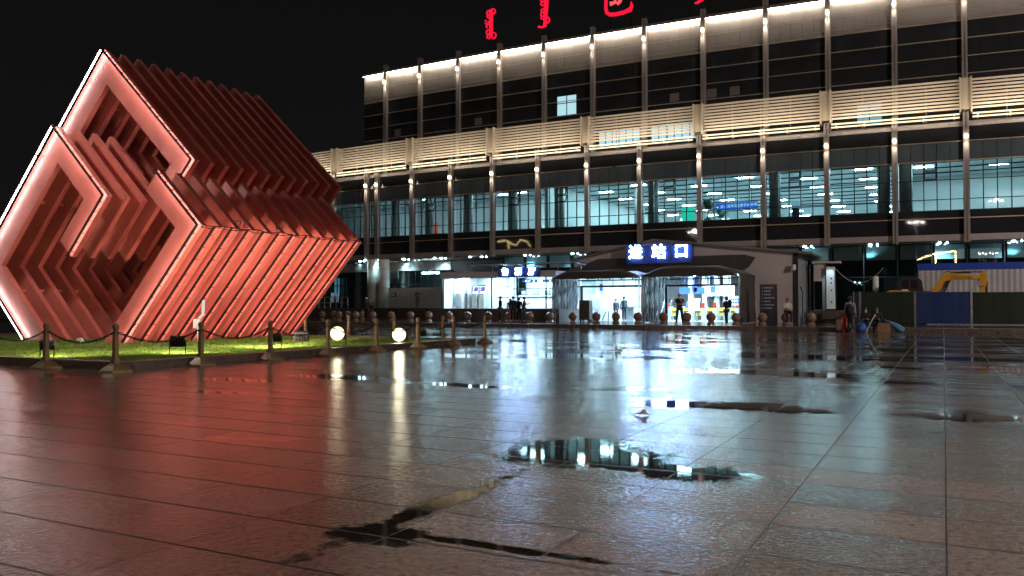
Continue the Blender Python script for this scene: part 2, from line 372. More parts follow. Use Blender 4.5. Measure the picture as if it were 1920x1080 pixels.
tone = N('ShaderNodeMapRange'); tone.inputs['To Min'].default_value = 0.70; tone.inputs['To Max'].default_value = 1.15; L(wn.outputs['Value'], tone.inputs['Value'])
cm = N('ShaderNodeVectorMath', operation='SCALE'); L(cr.outputs['Color'], cm.inputs[0]); L(tone.outputs['Result'], cm.inputs['Scale'])
def mixc(f, a, bcol):
    n = N('ShaderNodeMix', data_type='RGBA'); L(f, n.inputs[0]); L(a, n.inputs[6])
    if isinstance(bcol, tuple): n.inputs[7].default_value = bcol
    else: L(bcol, n.inputs[7])
    return n.outputs[2]
c1 = mixc(pud, cm.outputs[0], (0.014, 0.011, 0.010, 1))
c2 = mixc(JOINT, c1, (0.008, 0.007, 0.007, 1))
L(c2, b.inputs['Base Color'])
rn = N('ShaderNodeTexNoise'); rn.inputs['Scale'].default_value = 1.1; rn.inputs['Detail'].default_value = 5; L(tc.outputs['Object'], rn.inputs['Vector'])
rr = N('ShaderNodeMapRange'); rr.inputs['From Min'].default_value = 0.3; rr.inputs['From Max'].default_value = 0.7; rr.inputs['To Min'].default_value = 0.05; rr.inputs['To Max'].default_value = 0.13; L(rn.outputs['Fac'], rr.inputs['Value'])
rsl = math_('ADD', rr.outputs['Result'], math_('MULTIPLY', math_('SUBTRACT', wn.outputs['Value'], 0.5), 0.08))
dry = math_('SUBTRACT', 1.0, pud)
rough = math_('ADD', math_('MULTIPLY', rsl, dry), math_('MULTIPLY', pud, 0.02))
rough = math_('ADD', rough, math_('MULTIPLY', JOINT, 0.4), True)
L(rough, b.inputs['Roughness'])
bn = N('ShaderNodeTexNoise'); bn.inputs['Scale'].default_value = 27; bn.inputs['Detail'].default_value = 6; bn.inputs['Roughness'].default_value = 0.55; L(tc.outputs['Object'], bn.inputs['Vector'])
bump = N('ShaderNodeBump'); bump.inputs['Distance'].default_value = 0.0048; L(math_('ADD', math_('MULTIPLY', dry, 0.8), math_('MULTIPLY', pud, 0.03)), bump.inputs['Strength']); L(bn.outputs['Fac'], bump.inputs['Height'])
tilt = N('ShaderNodeVectorMath', operation='SUBTRACT'); L(wn.outputs['Color'], tilt.inputs[0]); tilt.inputs[1].default_value = (0.5, 0.5, 0.5)
tl = N('ShaderNodeVectorMath', operation='MULTIPLY'); L(tilt.outputs[0], tl.inputs[0]); tl.inputs[1].default_value = (0.022, 0.022, 0)
tl2 = N('ShaderNodeVectorMath', operation='SCALE'); L(tl.outputs[0], tl2.inputs[0]); L(dry, tl2.inputs['Scale'])
ad = N('ShaderNodeVectorMath', operation='ADD'); L(bump.outputs[0], ad.inputs[0]); L(tl2.outputs[0], ad.inputs[1])
nm = N('ShaderNodeVectorMath', operation='NORMALIZE'); L(ad.outputs[0], nm.inputs[0]); L(nm.outputs[0], b.inputs['Normal'])
L(b.outputs[0], out.inputs['Surface'])
PAVE = m
g = MB(); g.quad((-400, -300, 0), (400, -300, 0), (400, 500, 0), (-400, 500, 0))
struct(g.build('plaza_paving', PAVE))
# raised forecourt with its kerb
YK = 45.6
g = MB(); g.quad((-90, YK + 0.35, 0.2), (60, YK + 0.35, 0.2), (60, 75, 0.2), (-90, 75, 0.2)); struct(g.build('forecourt_paving', PAVE))
g = MB()
x = -90.0
while x < 60:
    g.box(x + .006, x + 1.494, YK, YK + 0.36, -0.02, 0.204); x += 1.5
struct(g.build('forecourt_kerb', M['kerb'], bevel=0.02))

# ------------------------------------------------------------------ station building
def bow(x): return 0.0018 * (x + 22) ** 2
YL, YU = 60.2, 61.45
PX = [-54.8, -50.7, -46.6, -45.35, -41.35, -37.22, -33.05, -28.83, -24.54, -20.26, -15.73, -11.22, -7.02, -2.79, 1.4, 5.65, 9.9]
ORG = (-22, 61.45, 0)
station = thing('station_building', 'long railway station frontage with glowing roof edge, louvred middle band and lit waiting hall windows', 'station', ORG)
def fb(g, x0, x1, base, o0, o1, z0, z1):
    a, b_ = base + bow(x0), base + bow(x1)
    g.hexa([(x0, a + o0), (x1, b_ + o0), (x1, b_ + o1), (x0, a + o1)], z0, z1)
def part(name, g, mat, parent=station, **k): return g.build(name, mat, parent, org=ORG, **k)
# shell
g = MB(); g.hexa([(-48.1, 62.75), (14, 64.1), (14, 101), (-48.1, 101)], 13.0, 22.7); part('upper_shell', g, M['dark'])
g = MB(); g.box(-60, 14, 63.2, 101, 11.6, 12.9); g.box(-60, 14, 98, 101, 0, 11.5); g.box(-60.3, -60, 62.9, 101, 0, 12.9); g.box(14, 14.3, 62, 101, 0, 12.9); part('lower_shell', g, M['dark'])
g = MB(); g.box(-60, 14, 62.7, 98, 7.2, 7.4); part('hall_floor', g, M['floor'])
g = MB(); g.box(-60, 14, 62.7, 98, 11.45, 11.55); part('hall_ceiling', g, M['ceil'])
for i in range(11): g = MB(); g.box(-59.9, 13.9, 63.0 + i * 2.6, 63.05 + i * 2.6, 11.36, 11.449); part('ceiling_track', g, M['frame'])
g = MB(); g.box(-60, 14, 97.8, 98, 7.4, 11.45); part('hall_back_wall', g, M['cream'])
g = MB(); g.box(-29.2, -28.9, 62.2, 97.8, 7.4, 11.45); part('partition_wall', g, M['cream'])
g = MB(); g.box(-2.95, -2.7, 62.6, 97.8, 7.4, 11.45); part('partition_wall', g, M['white'])
g = MB(); g.box(-2.7, 14, 73.0, 73.2, 7.4, 11.45); part('gallery_wall', g, M['white'])
g = MB()
for i in range(7): g.prism([(0, 0), (1.1, 0), (0.55, 1.25)], lambda u, v, q, i=i: (-2.2 + i * 1.9 + u, 72.9 - q, 7.55 + v), 0, 0.08)
part('wall_ornament', g, M['frame'])
g = MB(); g.box(-60, -29.3, 70.5, 70.7, 7.4, 11.45); part('partition_wall', g, M['cream'])
n = 0
for ix, x in enumerate([-26.6, -22.6, -18.2, -13.8, -9.4, -5.2]):
    for j in range(7):
        y = 64.2 + j * 5.2 + (ix % 2) * 2.4
        if n < 84:
            g = MB(); g.box(x - .6, x + .6, y - .08, y + .08, 11.40, 11.448); part('ceiling_light', g, M['strip']); n += 1
for (x, y) in [(-0.6, 64.0), (2.8, 64.6), (5.4, 63.6), (-1.2, 67.5), (3.6, 68.5), (7.4, 66.5), (-50.3, 64), (-47.4, 65), (-43.2, 66), (-36.6, 64.5), (-35.2, 66.5), (-39, 64.3), (-33.4, 66), (-31, 64.5)]:
    g = MB(); g.box(x - .6, x + .6, y - .08, y + .08, 11.40, 11.448); part('ceiling_light', g, M['strip'])
for x, y in [(-27.9, 62.3), (-19.9, 62.2), (-10.8, 62.3), (-3.6, 62.6), (-2.2, 62.6), (-45.0, 63.4), (-37.0, 63), (-41.0, 63), (-23.0, 68), (-32.6, 63)]:
    g = MB(); g.tube([(x, y, 7.4), (x, y, 11.4)], 0.42, 16); part('hall_column', g, M['stone'], smooth=True)

# per-bay cladding, lower tier
for i in range(len(PX) - 1):
    x0, x1 = PX[i] + .16, PX[i + 1] - .16
    if x1 - x0 < 0.5:
        continue
    npan = 5 if x1 - x0 > 3 else 3
    xs = [x0 + (x1 - x0) * k / npan for k in range(npan + 1)]
    # soffit fascia
    g = MB()
    for k in range(npan): fb(g, xs[k] + .006, xs[k + 1] - .006, YL, -.06, .06, 5.55, 5.95)
    part('fascia_panel', g, M['alu'])
    g = MB(); fb(g, x0, x1, YL, 0, .06, 5.95, 7.5); part('spandrel_glass', g, M['dglass'])
    g = MB()
    for k in range(npan): fb(g, xs[k] + .015, xs[k + 1] - .015, YL, 0, .05, 10.78, 11.97)
    fb(g, x0, x1, YL, .05, .07, 10.7, 12.0)
    part('upper_glass', g, M['tglass'])
    g = MB(); fb(g, x0, x1, YL, 0, .06, 12.0, 12.95); part('spandrel_glass', g, M['dglass'])
    g = MB()
    for k in range(npan): fb(g, xs[k] + .006, xs[k + 1] - .006, YL, -.05, .08, 12.95, 13.28)
    part('gutter_fascia', g, M['alu'])
    g = MB(); fb(g, x0, x1, YL, -.05, 0, 6.98, 7.04); part('sill_trim', g, M['trim'])
    for zt_ in (11.97, 10.72): g = MB(); fb(g, x0, x1, YL, -.07, 0, zt_, zt_ + .06); part('sill_trim', g, M['trim'])
    g = MB()
    for k in range(npan + 1): fb(g, xs[k] - .032, xs[k] + .032, YL, -.045, .08, 7.5, 10.72)
    for z in (7.5, 8.22, 9.5): 
        for k in range(npan): fb(g, xs[k] + .03, xs[k + 1] - .03, YL, -.025, .06, z, z + .05)
    wf = part('window', g, M['frame'])
    g = MB(); a, b_ = YL + bow(x0) + .03, YL + bow(x1) + .03
    g.quad((x0, a, 7.52), (x1, b_, 7.52), (x1, b_, 10.75), (x0, a, 10.75))
    part('pane', g, M['glass'] if x0 > -29.5 else M['glass_dim'], wf)
    if i in (4, 6, 7, 9, 11, 13):
        k = 2; g = MB(); xa, xb = xs[k] + .05, xs[k + 1] - .05; ya = YL + bow(xa)
        for (za, zb) in ((9.55, 10.05), (10.12, 10.66)):
            top = Vector((0, ya - .05, zb)); bot = Vector((0, ya - .28, za))
            for q0, q1 in (((xa, 0), (xb, 0)), ((xa, 1), (xb, 1)), ((xa, 0), (xa, 1)), ((xb, 0), (xb, 1))):
                pa = (top if q0[1] else bot).copy(); pb = (top if q1[1] else bot).copy(); pa.x, pb.x = q0[0], q1[0]
                g.bar(pa, pb, 0.07)
        part('open_sash', g, M['frame'], wf)
# pillars of both tiers, each with its own downlight
for i, x in enumerate(PX):
    y = YL + bow(x)
    g = MB(); g.box(x - .17, x - .035, y - .34, y + .1, 5.4, 13.82); g.box(x + .035, x + .17, y - .34, y + .1, 5.4, 13.82); g.box(x - .035, x + .035, y - .26, y + .1, 5.41, 13.8)
    p = part('lower_pillar', g, M['pillar'])
    g = MB(); g.tube([(x, y - .47, 12.14), (x, y - .47, 12.36)], [.085, .06], 10); part('pillar_lamp', g, M['warmlens'], p)
    l = light('pillar_spot', 'SPOT', (x, y - .47, 12.10), random.uniform(200, 340), (1, .87, .68), None, (x, y - .37, 9.0), .05, spot=70, blend=1.0)
    l.parent = station; l.location = Vector(l.location) - Vector(ORG)
    if x < -46.5: continue
    y = YU + bow(x)
    g = MB(); g.box(x - .17, x - .035, y - .34, y + .1, 13.3, 23.45); g.box(x + .035, x + .17, y - .34, y + .1, 13.3, 23.45); g.box(x - .035, x + .035, y - .26, y + .1, 13.31, 23.4)
    p = part('upper_pillar', g, M['pillar'])
    g = MB(); g.tube([(x, y - .47, 21.72), (x, y - .47, 21.98)], [.085, .06], 10); part('pillar_lamp', g, M['warmlens'], p)
    l = light('pillar_spot', 'SPOT', (x, y - .47, 21.70), random.uniform(200, 340), (1, .87, .68), None, (x, y - .37, 18.6), .05, spot=70, blend=1.0)
    l.parent = station; l.location = Vector(l.location) - Vector(ORG)
# upper tier cladding
UX = [-48.1] + [x for x in PX if x > -46]
for i in range(len(UX) - 1):
    x0, x1 = UX[i] + (.16 if i else 0), UX[i + 1] - .16
    npan = 5 if x1 - x0 > 3 else 3
    xs = [x0 + (x1 - x0) * k / npan for k in range(npan + 1)]
    g = MB()
    for k in range(npan):
        for (za, zb) in ((20.34, 20.62), (20.635, 21.52), (21.535, 22.62)):
            fb(g, xs[k] + .008, xs[k + 1] - .008, YU, 0, .07, za, zb)
    fb(g, x0, x1, YU, .07, .1, 20.3, 22.8)
    g.mat(1)
    for z in (20.615, 21.515): fb(g, x0, x1, YU, -.012, .068, z + .006, z + .024)
    part('parapet_panel', g, [M['parapet'], M['trim']])
    g = MB(); fb(g, x0, x1, YU, -.42, .12, 22.84, 22.92); fb(g, x0, x1, YU, -.42, -.37, 22.70, 22.84); part('coping', g, M['alu_dark'])
    g = MB(); fb(g, x0 + .04, x1 - .04, YU, -.33, -.24, 22.73, 22.80); part('cove_light', g, M['cove'])
    g = MB()
    for k in range(npan): fb(g, xs[k] + .01, xs[k + 1] - .01, YU, 0, .05, 13.3, 20.2)
    fb(g, x0, x1, YU, .05, .08, 13.3, 20.3); part('curtain_glass', g, M['dglass'])
    g = MB()
    for z, h in ((20.22, .08), (19.02, .06), (17.83, .05), (16.66, .05)): g = MB(); fb(g, x0, x1, YU, -.08, 0, z, z + h); part('transom_trim', g, M['trim'])
def upane(x0, x1, z0, z1, mat, name='lit_window', nx=2):
    g = MB(); fb(g, x0, x1, YU, -.02, -.006, z0, z1); w_ = part(name, g, mat)
    if nx:
        g = MB()
        for k in range(nx + 1):
            xx = x0 + (x1 - x0) * k / nx; fb(g, xx - .035, xx + .035, YU, -.05, -.021, z0, z1)
        fb(g, x0, x1, YU, -.06, -.051, (z0 + z1) / 2 + .15, (z0 + z1) / 2 + .22)
        part('window_frame', g, M['frame'], w_)
upane(-27.75, -26.0, 16.75, 18.3, M['lit2'])
for px in (745, 897, 1265, 1335, 1378): 
    x = X(px, YU); x = P(px, 240, YU + bow(x))[0]; upane(x - .36, x + .36, 16.8, 17.45, M['alu_dark'], 'window_blind', 0)
for (a, b_) in ((-24.1, -20.7), (-19.8, -16.2)): upane(a, b_, 13.9, 15.0, M['lit2'], nx=6)
upane(-5.2, -3.6, 13.9, 15.2, M['lit'], nx=2)
# roof deck behind the parapet
g = MB(); g.hexa([(-48.1, 62.7), (14, 64.0), (14, 101), (-48.1, 101)], 22.71, 22.83); part('roof_deck', g, M['dark'])
# louvre screens between box columns
LX = [-58.5, -50.3, -41.35, -33.05, -24.54, -15.73, -7.02, 1.4, 9.9]
for i, x in enumerate(LX):
    y = 59.9 + bow(x)
    g = MB(); g.box(x - .36, x - .27, y - .42, y + .5, 13.75, 16.0); g.box(x + .27, x + .36, y - .42, y + .5, 13.75, 16.0); g.box(x - .268, x + .268, y - .25, y + .5, 13.95, 15.97)
    part('screen_column', g, M['louver'])
for i in range(len(LX) - 1):
    x0, x1 = LX[i] + .37, LX[i + 1] - .37
    g = MB(); xm = (x0 + x1) / 2
    for (a, b_) in ((x0, xm), (xm, x1)):
        for k in range(9):
            z = 13.98 + k * .226; A, B = 59.9 + bow(a), 59.9 + bow(b_)
            vs = [(a, A - .10, z), (b_, B - .10, z), (b_, B - .07, z), (a, A - .07, z), (a, A - .13, z + .125), (b_, B - .13, z + .125), (b_, B - .10, z + .125), (a, A - .10, z + .125)]
            g.add(vs, [(3, 2, 1, 0), (4, 5, 6, 7), (0, 1, 5, 4), (1, 2, 6, 5), (2, 3, 7, 6), (3, 0, 4, 7)])
    part('louver_screen', g, M['louver'])
    g = MB()
    for k in range(1, 4):
        xx = x0 + (x1 - x0) * k / 4; g = MB(); fb(g, xx - .03, xx + .03, 59.9, .2, .26, 13.3, 16.0); part('screen_strut', g, M['alu_dark'])
    for zt_ in (13.58, 13.36): g = MB(); fb(g, x0, x1, 59.55, -.05, .05, zt_, zt_ + .085); part('light_rail', g, M['rail'])
    g = MB()
    for k in range(5):
        xx = x0 + .3 + (x1 - x0 - .6) * k / 4; g = MB(); fb(g, xx - .03, xx + .03, 59.55, .095, .75, 13.40, 13.44); fb(g, xx - .03, xx + .03, 59.55, .055, .09, 13.30, 13.7); part('rail_bracket', g, M['trim'])
    l = light('louver_wash', 'AREA', ((x0 + x1) / 2, 58.75 + bow((x0 + x1) / 2), 13.55), 120, (1, .86, .66), None, ((x0 + x1) / 2, 60.0 + bow((x0 + x1) / 2), 14.9), x1 - x0, .08)
    l.parent = station; l.location = Vector(l.location) - Vector(ORG)
# ground floor: recessed glass, teal transom boards, soffit downlights
g = MB(); fb(g, -60, -22, YL, .07, 3.4, 5.50, 5.56); fb(g, -22, 14, YL, .07, 3.4, 5.50, 5.56); part('soffit', g, M['alu_dark'])
GY0 = 61.7
for i in range(len(PX) - 1):
    x0, x1 = PX[i], PX[i + 1]
    if -24.6 < x0 < -11.3 or x1 - x0 < 2: continue
    for h in range(2):
        a = x0 + (x1 - x0) * h / 2; b_ = x0 + (x1 - x0) * (h + 1) / 2
        if b_ < -32 and a > -43: continue
        g = MB(); fb(g, a, a + .07, GY0, -.06, .06, .2, 5.5); fb(g, a + .07, b_, GY0, -.05, .05, 3.25, 3.32); fr_ = part('ground_window', g, M['frame'])
        g = MB(); A, B = GY0 + bow(a), GY0 + bow(b_); g.quad((a + .07, A, .2), (b_, B, .2), (b_, B, 5.5), (a + .07, A, 5.5)); part('pane', g, M['glass_mid'], fr_)
        g = MB(); fb(g, a + .2, b_ - .1, GY0, .12, .16, 4.45, 5.42); part('transom_board', g, M['ceil'], fr_)
    g = MB(); xm = (x0 + x1) / 2 + .5; y = YL + bow(xm) + .75
    g.lathe([(.09, 0), (.11, .05), (.11, .07)], 14, (xm, y, 5.42)); part('downlight', g, M['down']); g = MB(); g.lathe([(.05, 0), (.06, .07)], 10, (xm + .45, y, 5.42)); part('downlight', g, M['down'])
    l = light('downlight_spot', 'SPOT', (xm, y, 5.38), 800, (.45, .92, 1.0), None, (xm, y + .55, 3.6), .1, spot=110, blend=1.0)
    l.parent = station; l.location = Vector(l.location) - Vector(ORG)
g = MB(); g.box(-60, 14, 66, 66.2, .2, 5.5); part('lobby_wall', g, M['dark'])
# ticket hall entrance bay on the plinth: stone columns, sign band
for px in (697, 717):
    x = X(px, 61.0); g = MB(); g.tube([(x, 61.2, 1.1), (x, 61.2, 5.5)], .52, 24)
    part('entrance_column', g, M['stone'], smooth=True)
    g = MB()
    for z in (2.0, 2.9, 3.8, 4.6): g.tube([(x, 61.2, z), (x, 61.2, z + .02)], .525, 24)
    part('column_joint', g, M['frame'])
for a, b_ in ((618, 688), (706, 711), (726, 845)):
    xa, xb = X(a, 62.2), X(b_, 62.2)
    g = MB(); g.box(xa, xb, 62.15, 62.4, 4.50, 5.20); band = part('sign_band', g, M['alu'])
    if a == 726:
        g = MB()
        for px, ch in ((768, '售'), (790, '票'), (812, '厅')): g.text(ch, .62, (X(px, 62.12), 62.13, 4.85), (1, 0, 0), (0, 0, 1), .012)
        part('lettering', g, M['steel'], band)
for px in (684, 707, 755, 814, 881):
    x = X(px, 60.9); g = MB(); g.lathe([(.09, 0), (.11, .05), (.11, .07)], 14, (x, 60.95, 5.42)); part('downlight', g, M['down'])
    l = light('downlight_spot', 'SPOT', (x, 60.95, 5.38), 330, (.55, .92, 1.0), None, (x, 61.6, 3.6), .1, spot=120, blend=1.0)
    l.parent = station; l.location = Vector(l.location) - Vector(ORG)
g = MB()
xa, xb = X(600, 63), X(850, 63); n = 22
for k in range(n + 1):
    xx = xa + (xb - xa) * k / n; g.box(xx - .03, xx + .03, 63.0, 63.1, 1.1, 4.5)
for z in (1.1, 2.1, 3.1, 4.4): g.box(xa, xb, 63.02, 63.08, z, z + .05)
wf = part('entrance_window', g, M['frame'])
g = MB(); g.quad((xa, 63.05, 1.1), (xb, 63.05, 1.1), (xb, 63.05, 4.5), (xa, 63.05, 4.5)); part('pane', g, M['glass_dim'], wf)
for px0, px1, z0, z1, mt in ((627, 636, 2.3, 4.0, 'lit'), (637, 651, 1.2, 4.0, 'cream'), (606, 614, 1.2, 2.8, 'lit')):
    g = MB(); g.box(X(px0, 63.6), X(px1, 63.6), 63.6, 63.65, z0, z1); part('lobby_panel', g, M[mt] if mt != 'lit' else M['lit'])
g = MB(); g.box(X(792, 63.4), X(822, 63.4), 63.4, 63.5, 4.25, 4.36); part('lobby_light', g, M['strip'])
# ------------------------------------------------------------------ red roof characters
def stroke(g, pts, wdt, y, d=.12):
    """flat brush stroke of channel lettering in the x-z plane; wdt may vary along it"""
    n = len(pts); ws = wdt if isinstance(wdt, (list, tuple)) else [wdt] * n
    Lp, Rp = [], []
    for i in range(n):
        a, b_ = pts[max(0, i - 1)], pts[min(n - 1, i + 1)]
        dx, dz = b_[0] - a[0], b_[1] - a[1]; q = math.hypot(dx, dz) or 1
        nx, nz = -dz / q, dx / q
        Lp.append((pts[i][0] + nx * ws[i] / 2, pts[i][1] + nz * ws[i] / 2)); Rp.append((pts[i][0] - nx * ws[i] / 2, pts[i][1] - nz * ws[i] / 2))
    for i in range(n - 1):
        q = [Lp[i], Lp[i + 1], Rp[i + 1], Rp[i]]
        g.add([(a, y, z) for a, z in q] + [(a, y + d, z) for a, z in q], [(0, 1, 2, 3), (7, 6, 5, 4), (0, 4, 5, 1), (1, 5, 6, 2), (2, 6, 7, 3), (3, 7, 4, 0)])
YR = 64.5
def rp(px, py): return P(px, py, YR)
def arc(c, r, a0, a1, n=8, sx=1.0): return [(c[0] + r * sx * math.cos(R(a0 + (a1 - a0) * k / n)), c[1] + r * math.sin(R(a0 + (a1 - a0) * k / n))) for k in range(n + 1)]
def signposts(root, x, z0, w_, base):
    g = MB()
    for xx in (x - w_ * .3, x + w_ * .3):
        g.bar((xx, YR + .25, 22.83), (xx, YR + .25, z0 + 1.2), .07); g.bar((xx, YR + .25, z0 + .6), (xx, YR + 1.4, 22.83), .05)
        g.bar((xx, YR + .25, z0 + .6), (xx, YR + .1, z0 + .6), .05)
    g.build('support_post', M['black'], root, org=base)
def roofchar(name, label, x, z0):
    return thing(name, label, 'roof sign', (x, YR, 22.83))
x, z = rp(920, 72); s = rp(920, 16)[1] - z
r_ = roofchar('roof_character', 'slim red neon character standing alone at the dark end of the roof', x, z); base = r_.location.copy()
g = MB(); u = s / 56.0
stroke(g, [(x, z + 2 * u), (x, z + 20 * u), (x, z + 46 * u), (x, z + 55 * u)], [6 * u, 7 * u, 8 * u, 5 * u], YR)
for c, rr, a0, a1 in (((x + 4 * u, z + 50 * u), 5 * u, -90, 150), ((x - 5 * u, z + 49 * u), 4 * u, 60, 330), ((x - 5 * u, z + 43 * u), 3.2 * u, 40, 330), ((x - 6 * u, z + 24 * u), 3.6 * u, 30, 230),
                      ((x - 6 * u, z + 13 * u), 4 * u, 0, 350), ((x - 5 * u, z + 4.5 * u), 3.6 * u, 20, 340), ((x + 5 * u, z + 5 * u), 5.5 * u, -110, 100)): stroke(g, arc(c, rr, a0, a1), 2.2 * u, YR)
for q in ((-11, 35), (-11, 30), (-6, 31)): g.box(x + q[0] * u - 1.4 * u, x + q[0] * u + 1.4 * u, YR, YR + .1, z + q[1] * u - 1.4 * u, z + q[1] * u + 1.4 * u)
g.build('lettering', M['redsign'], r_, org=base); signposts(r_, x, z, .8, base)
x, z = rp(1020, 52); s = rp(1020, 0)[1] - z; u = s / 52.0
r_ = roofchar('roof_character', 'slim red neon character with a hooked foot beside the broad round one on the roof', x, z); base = r_.location.copy()
g = MB()
stroke(g, [(x + 1 * u, z + 4 * u), (x + 2 * u, z + 12 * u), (x + 2 * u, z + 18 * u), (x + 4 * u, z + 40 * u), (x + 5 * u, z + 80 * u)], [7 * u, 6 * u, 7 * u, 8 * u, 8 * u], YR)
stroke(g, [(x + 4 * u, z + 4 * u), (x - 5 * u, z + 2 * u), (x - 11 * u, z + 4 * u), (x - 13 * u, z + 3 * u)], [4 * u, 3 * u, 4 * u, 2 * u], YR)
stroke(g, arc((x + 5 * u, z + 14 * u), 5.5 * u, -100, 110), 2.6 * u, YR)
for dz, rr in ((20, 3), (26, 3.6), (33, 3), (46, 3.5), (54, 4), (63, 4), (72, 4)): stroke(g, arc((x - 3.5 * u, z + dz * u), rr * u, 40, 320), 2.1 * u, YR)
g.build('lettering', M['redsign'], r_, org=base); signposts(r_, x, z, .9, base)
def rq(px, py): return rp(1100 + px / 8.0, py / 8.0)
x, z = rp(1160, 31)
r_ = roofchar('roof_character', 'broad red neon character whose round foot sweeps up in a hook above the roof', x, z); base = r_.location.copy()
g = MB(); u = (rq(0, 0)[1] - rq(0, 80)[1]) / 80
stroke(g, [rq(300, -260), rq(290, -120), rq(285, 60), rq(285, 130), rq(300, 190), rq(345, 215), rq(430, 212), rq(560, 180), rq(650, 140), rq(672, 90), rq(665, 20)], [44 * u, 44 * u, 42 * u, 44 * u, 50 * u, 52 * u, 52 * u, 52 * u, 66 * u, 50 * u, 8 * u], YR)
g.mat(1)
stroke(g, [rq(345, 55), rq(420, 30), rq(430, -60), rq(310, -70)], [60 * u, 44 * u, 36 * u, 30 * u], YR + .02)
stroke(g, [rq(450, 60), rq(490, 20), rq(520, -60), rq(540, -200), rq(350, -190)], [40 * u, 50 * u, 48 * u, 44 * u, 40 * u], YR + .02)
stroke(g, [rq(330, -330), rq(280, -250), rq(220, -180)], [46 * u, 40 * u, 14 * u], YR + .02)
g.build('lettering', [M['redsign'], M['redsign_hot']], r_, org=base); signposts(r_, x, z, 3, base)
x, z = rp(1310, 6)
r_ = roofchar('roof_character', 'red neon character at the picture edge showing only the tip of a stroke', x, z); base = r_.location.copy()
g = MB(); stroke(g, [rq(1615, 48), rq(1660, 35), rq(1730, -10), rq(1830, -120), rq(1880, -300)], [10 * u, 34 * u, 40 * u, 44 * u, 40 * u], YR)
stroke(g, [rq(1900, -20), rq(1960, -60), rq(2010, -40)], [30 * u, 40 * u, 30 * u], YR); stroke(g, [rq(1640, -180), rq(2080, -190)], 40 * u, YR)
g.build('lettering', M['redsign'], r_, org=base); signposts(r_, x, z, 2.5, base)

# ------------------------------------------------------------------ plinth and ticket room
g = MB(); g.box(-70, -31.6, 58.6, 63.5, 0.19, 1.08); g.box(-70, -31.6, 58.5, 58.9, 1.081, 1.13); g.box(-70, -31.6, 58.91, 63.5, 1.081, 1.10)
g.box(-34.0, -23.6, 52.6, 58.58, 0.19, 1.06); g.box(-34.0, -23.6, 52.5, 58.58, 1.061, 1.10)
for k in range(5): g.box(-36.0 + k * .4, -34.02, 54.5, 58.4, 0.19 + k * .18, 0.37 + k * .18 - .002)
o = g.build('stone_terrace', M['plinth'], None, org=(-40, 58, 0.19)); o.location = (-40, 58, 0.19); tag(o, 'low dark granite terrace with a jutting end carrying the white lit ticket room', 'terrace')
TX0, TX1 = X(829, 53.6), X(1043, 53.6)
tr = thing('ticket_room', 'white lit glass fronted ticket room standing on the dark granite terrace', 'ticket room', (TX0, 53.6, 1.1)); tb = tr.location.copy()
def tp(n, g, m, p=tr, **k): return g.build(n, m, p, org=tb, **k)
g = MB(); g.box(TX0, TX1, 53.6, 58.5, 1.101, 1.13); tp('floor', g, M['floor'])
xw = X(962, 55.8)
g = MB(); g.box(TX0, TX0 + .1, 53.7, 58.4, 1.13, 3.5); g.box(TX0 + .1, xw, 56.2, 56.3, 1.13, 3.5); g.box(xw, TX1, 58.0, 58.1, 1.13, 3.5); g.box(xw - .1, xw, 55.4, 56.19, 1.13, 3.5); g.box(TX0 + 1.45, TX0 + 1.5, 55.2, 56.19, 1.13, 3.5); g.box(TX0 + .1, TX0 + 1.44, 55.2, 55.25, 1.13, 3.5); tp('inner_wall', g, M['white'])
g = MB(); g.box(TX0, TX1, 53.62, 58.5, 3.5, 3.6); tp('ceiling', g, M['white'])
g = MB(); g.box(TX0 - .1, X(932, 53.5), 53.45, 53.6, 3.36, 3.82); g.box(X(1013, 53.5), TX1, 53.45, 53.6, 3.36, 3.82); g.box(TX0 - .1, TX1, 53.61, 58.6, 3.601, 3.8); tp('roof_fascia', g, M['annex'])
for px in (829, 874, 922, 971, 1024):
    xx = X(px, 53.6); g = MB(); g.box(xx - .04, xx + .04, 53.55, 53.64, 1.13, 3.36); tp('front_mullion', g, M['frame'])
g = MB(); g.quad((TX0, 53.6, 1.13), (TX1, 53.6, 1.13), (TX1, 53.6, 3.36), (TX0, 53.6, 3.36)); tp('glass_front', g, M['glass_clear'])
g = MB(); xx = TX0
k = 0
while xx < TX1 - .2: 
    g.mat(k % 2); g.add([(xx, 52.47, 1.105), (xx + .13, 52.47, 1.105), (xx + .18, 52.75, 1.105), (xx + .05, 52.75, 1.105)], [(0, 1, 2, 3)]); xx += .13; k += 1
tp('hazard_stripe', g, [M['paperwhite'], M['black']])
for px, py in ((864, 523), (911, 522), (963, 521), (994, 525), (1010, 521)):
    xx = X(px, 54.6); g = MB(); g.lathe([(.16, 0), (.18, .04)], 14, (xx, 54.6, 3.44)); tp('ceiling_lamp', g, M['strip'])
    l = light('ceiling_spot', 'AREA', (xx, 54.9, 3.40), 130, (.62, .85, 1.0), None, (xx, 55.3, 1.1), .5); l.parent = tr; l.location = Vector(l.location) - tb
l = light('counter_light', 'AREA', ((xw + TX1) / 2, 57.2, 3.42), 190, (.52, .86, 1.0), None, ((xw + TX1) / 2, 57.4, 1.0), 3, 1); l.parent = tr; l.location = Vector(l.location) - tb
g = MB(); g.box(xw + .02, TX1, 55.6, 55.9, 1.13, 2.02); g.box(xw + .02, TX1, 55.5, 56.0, 2.021, 2.07); tp('ticket_counter', g, M['white'])
g = MB(); g.box(xw + .02, TX1, 55.75, 55.77, 2.55, 2.62)
for k in range(5): xx = xw + .1 + k * 1.0; g.box(xx, xx + .04, 55.74, 55.78, 2.07, 3.5)
tp('counter_frame', g, M['frame'])
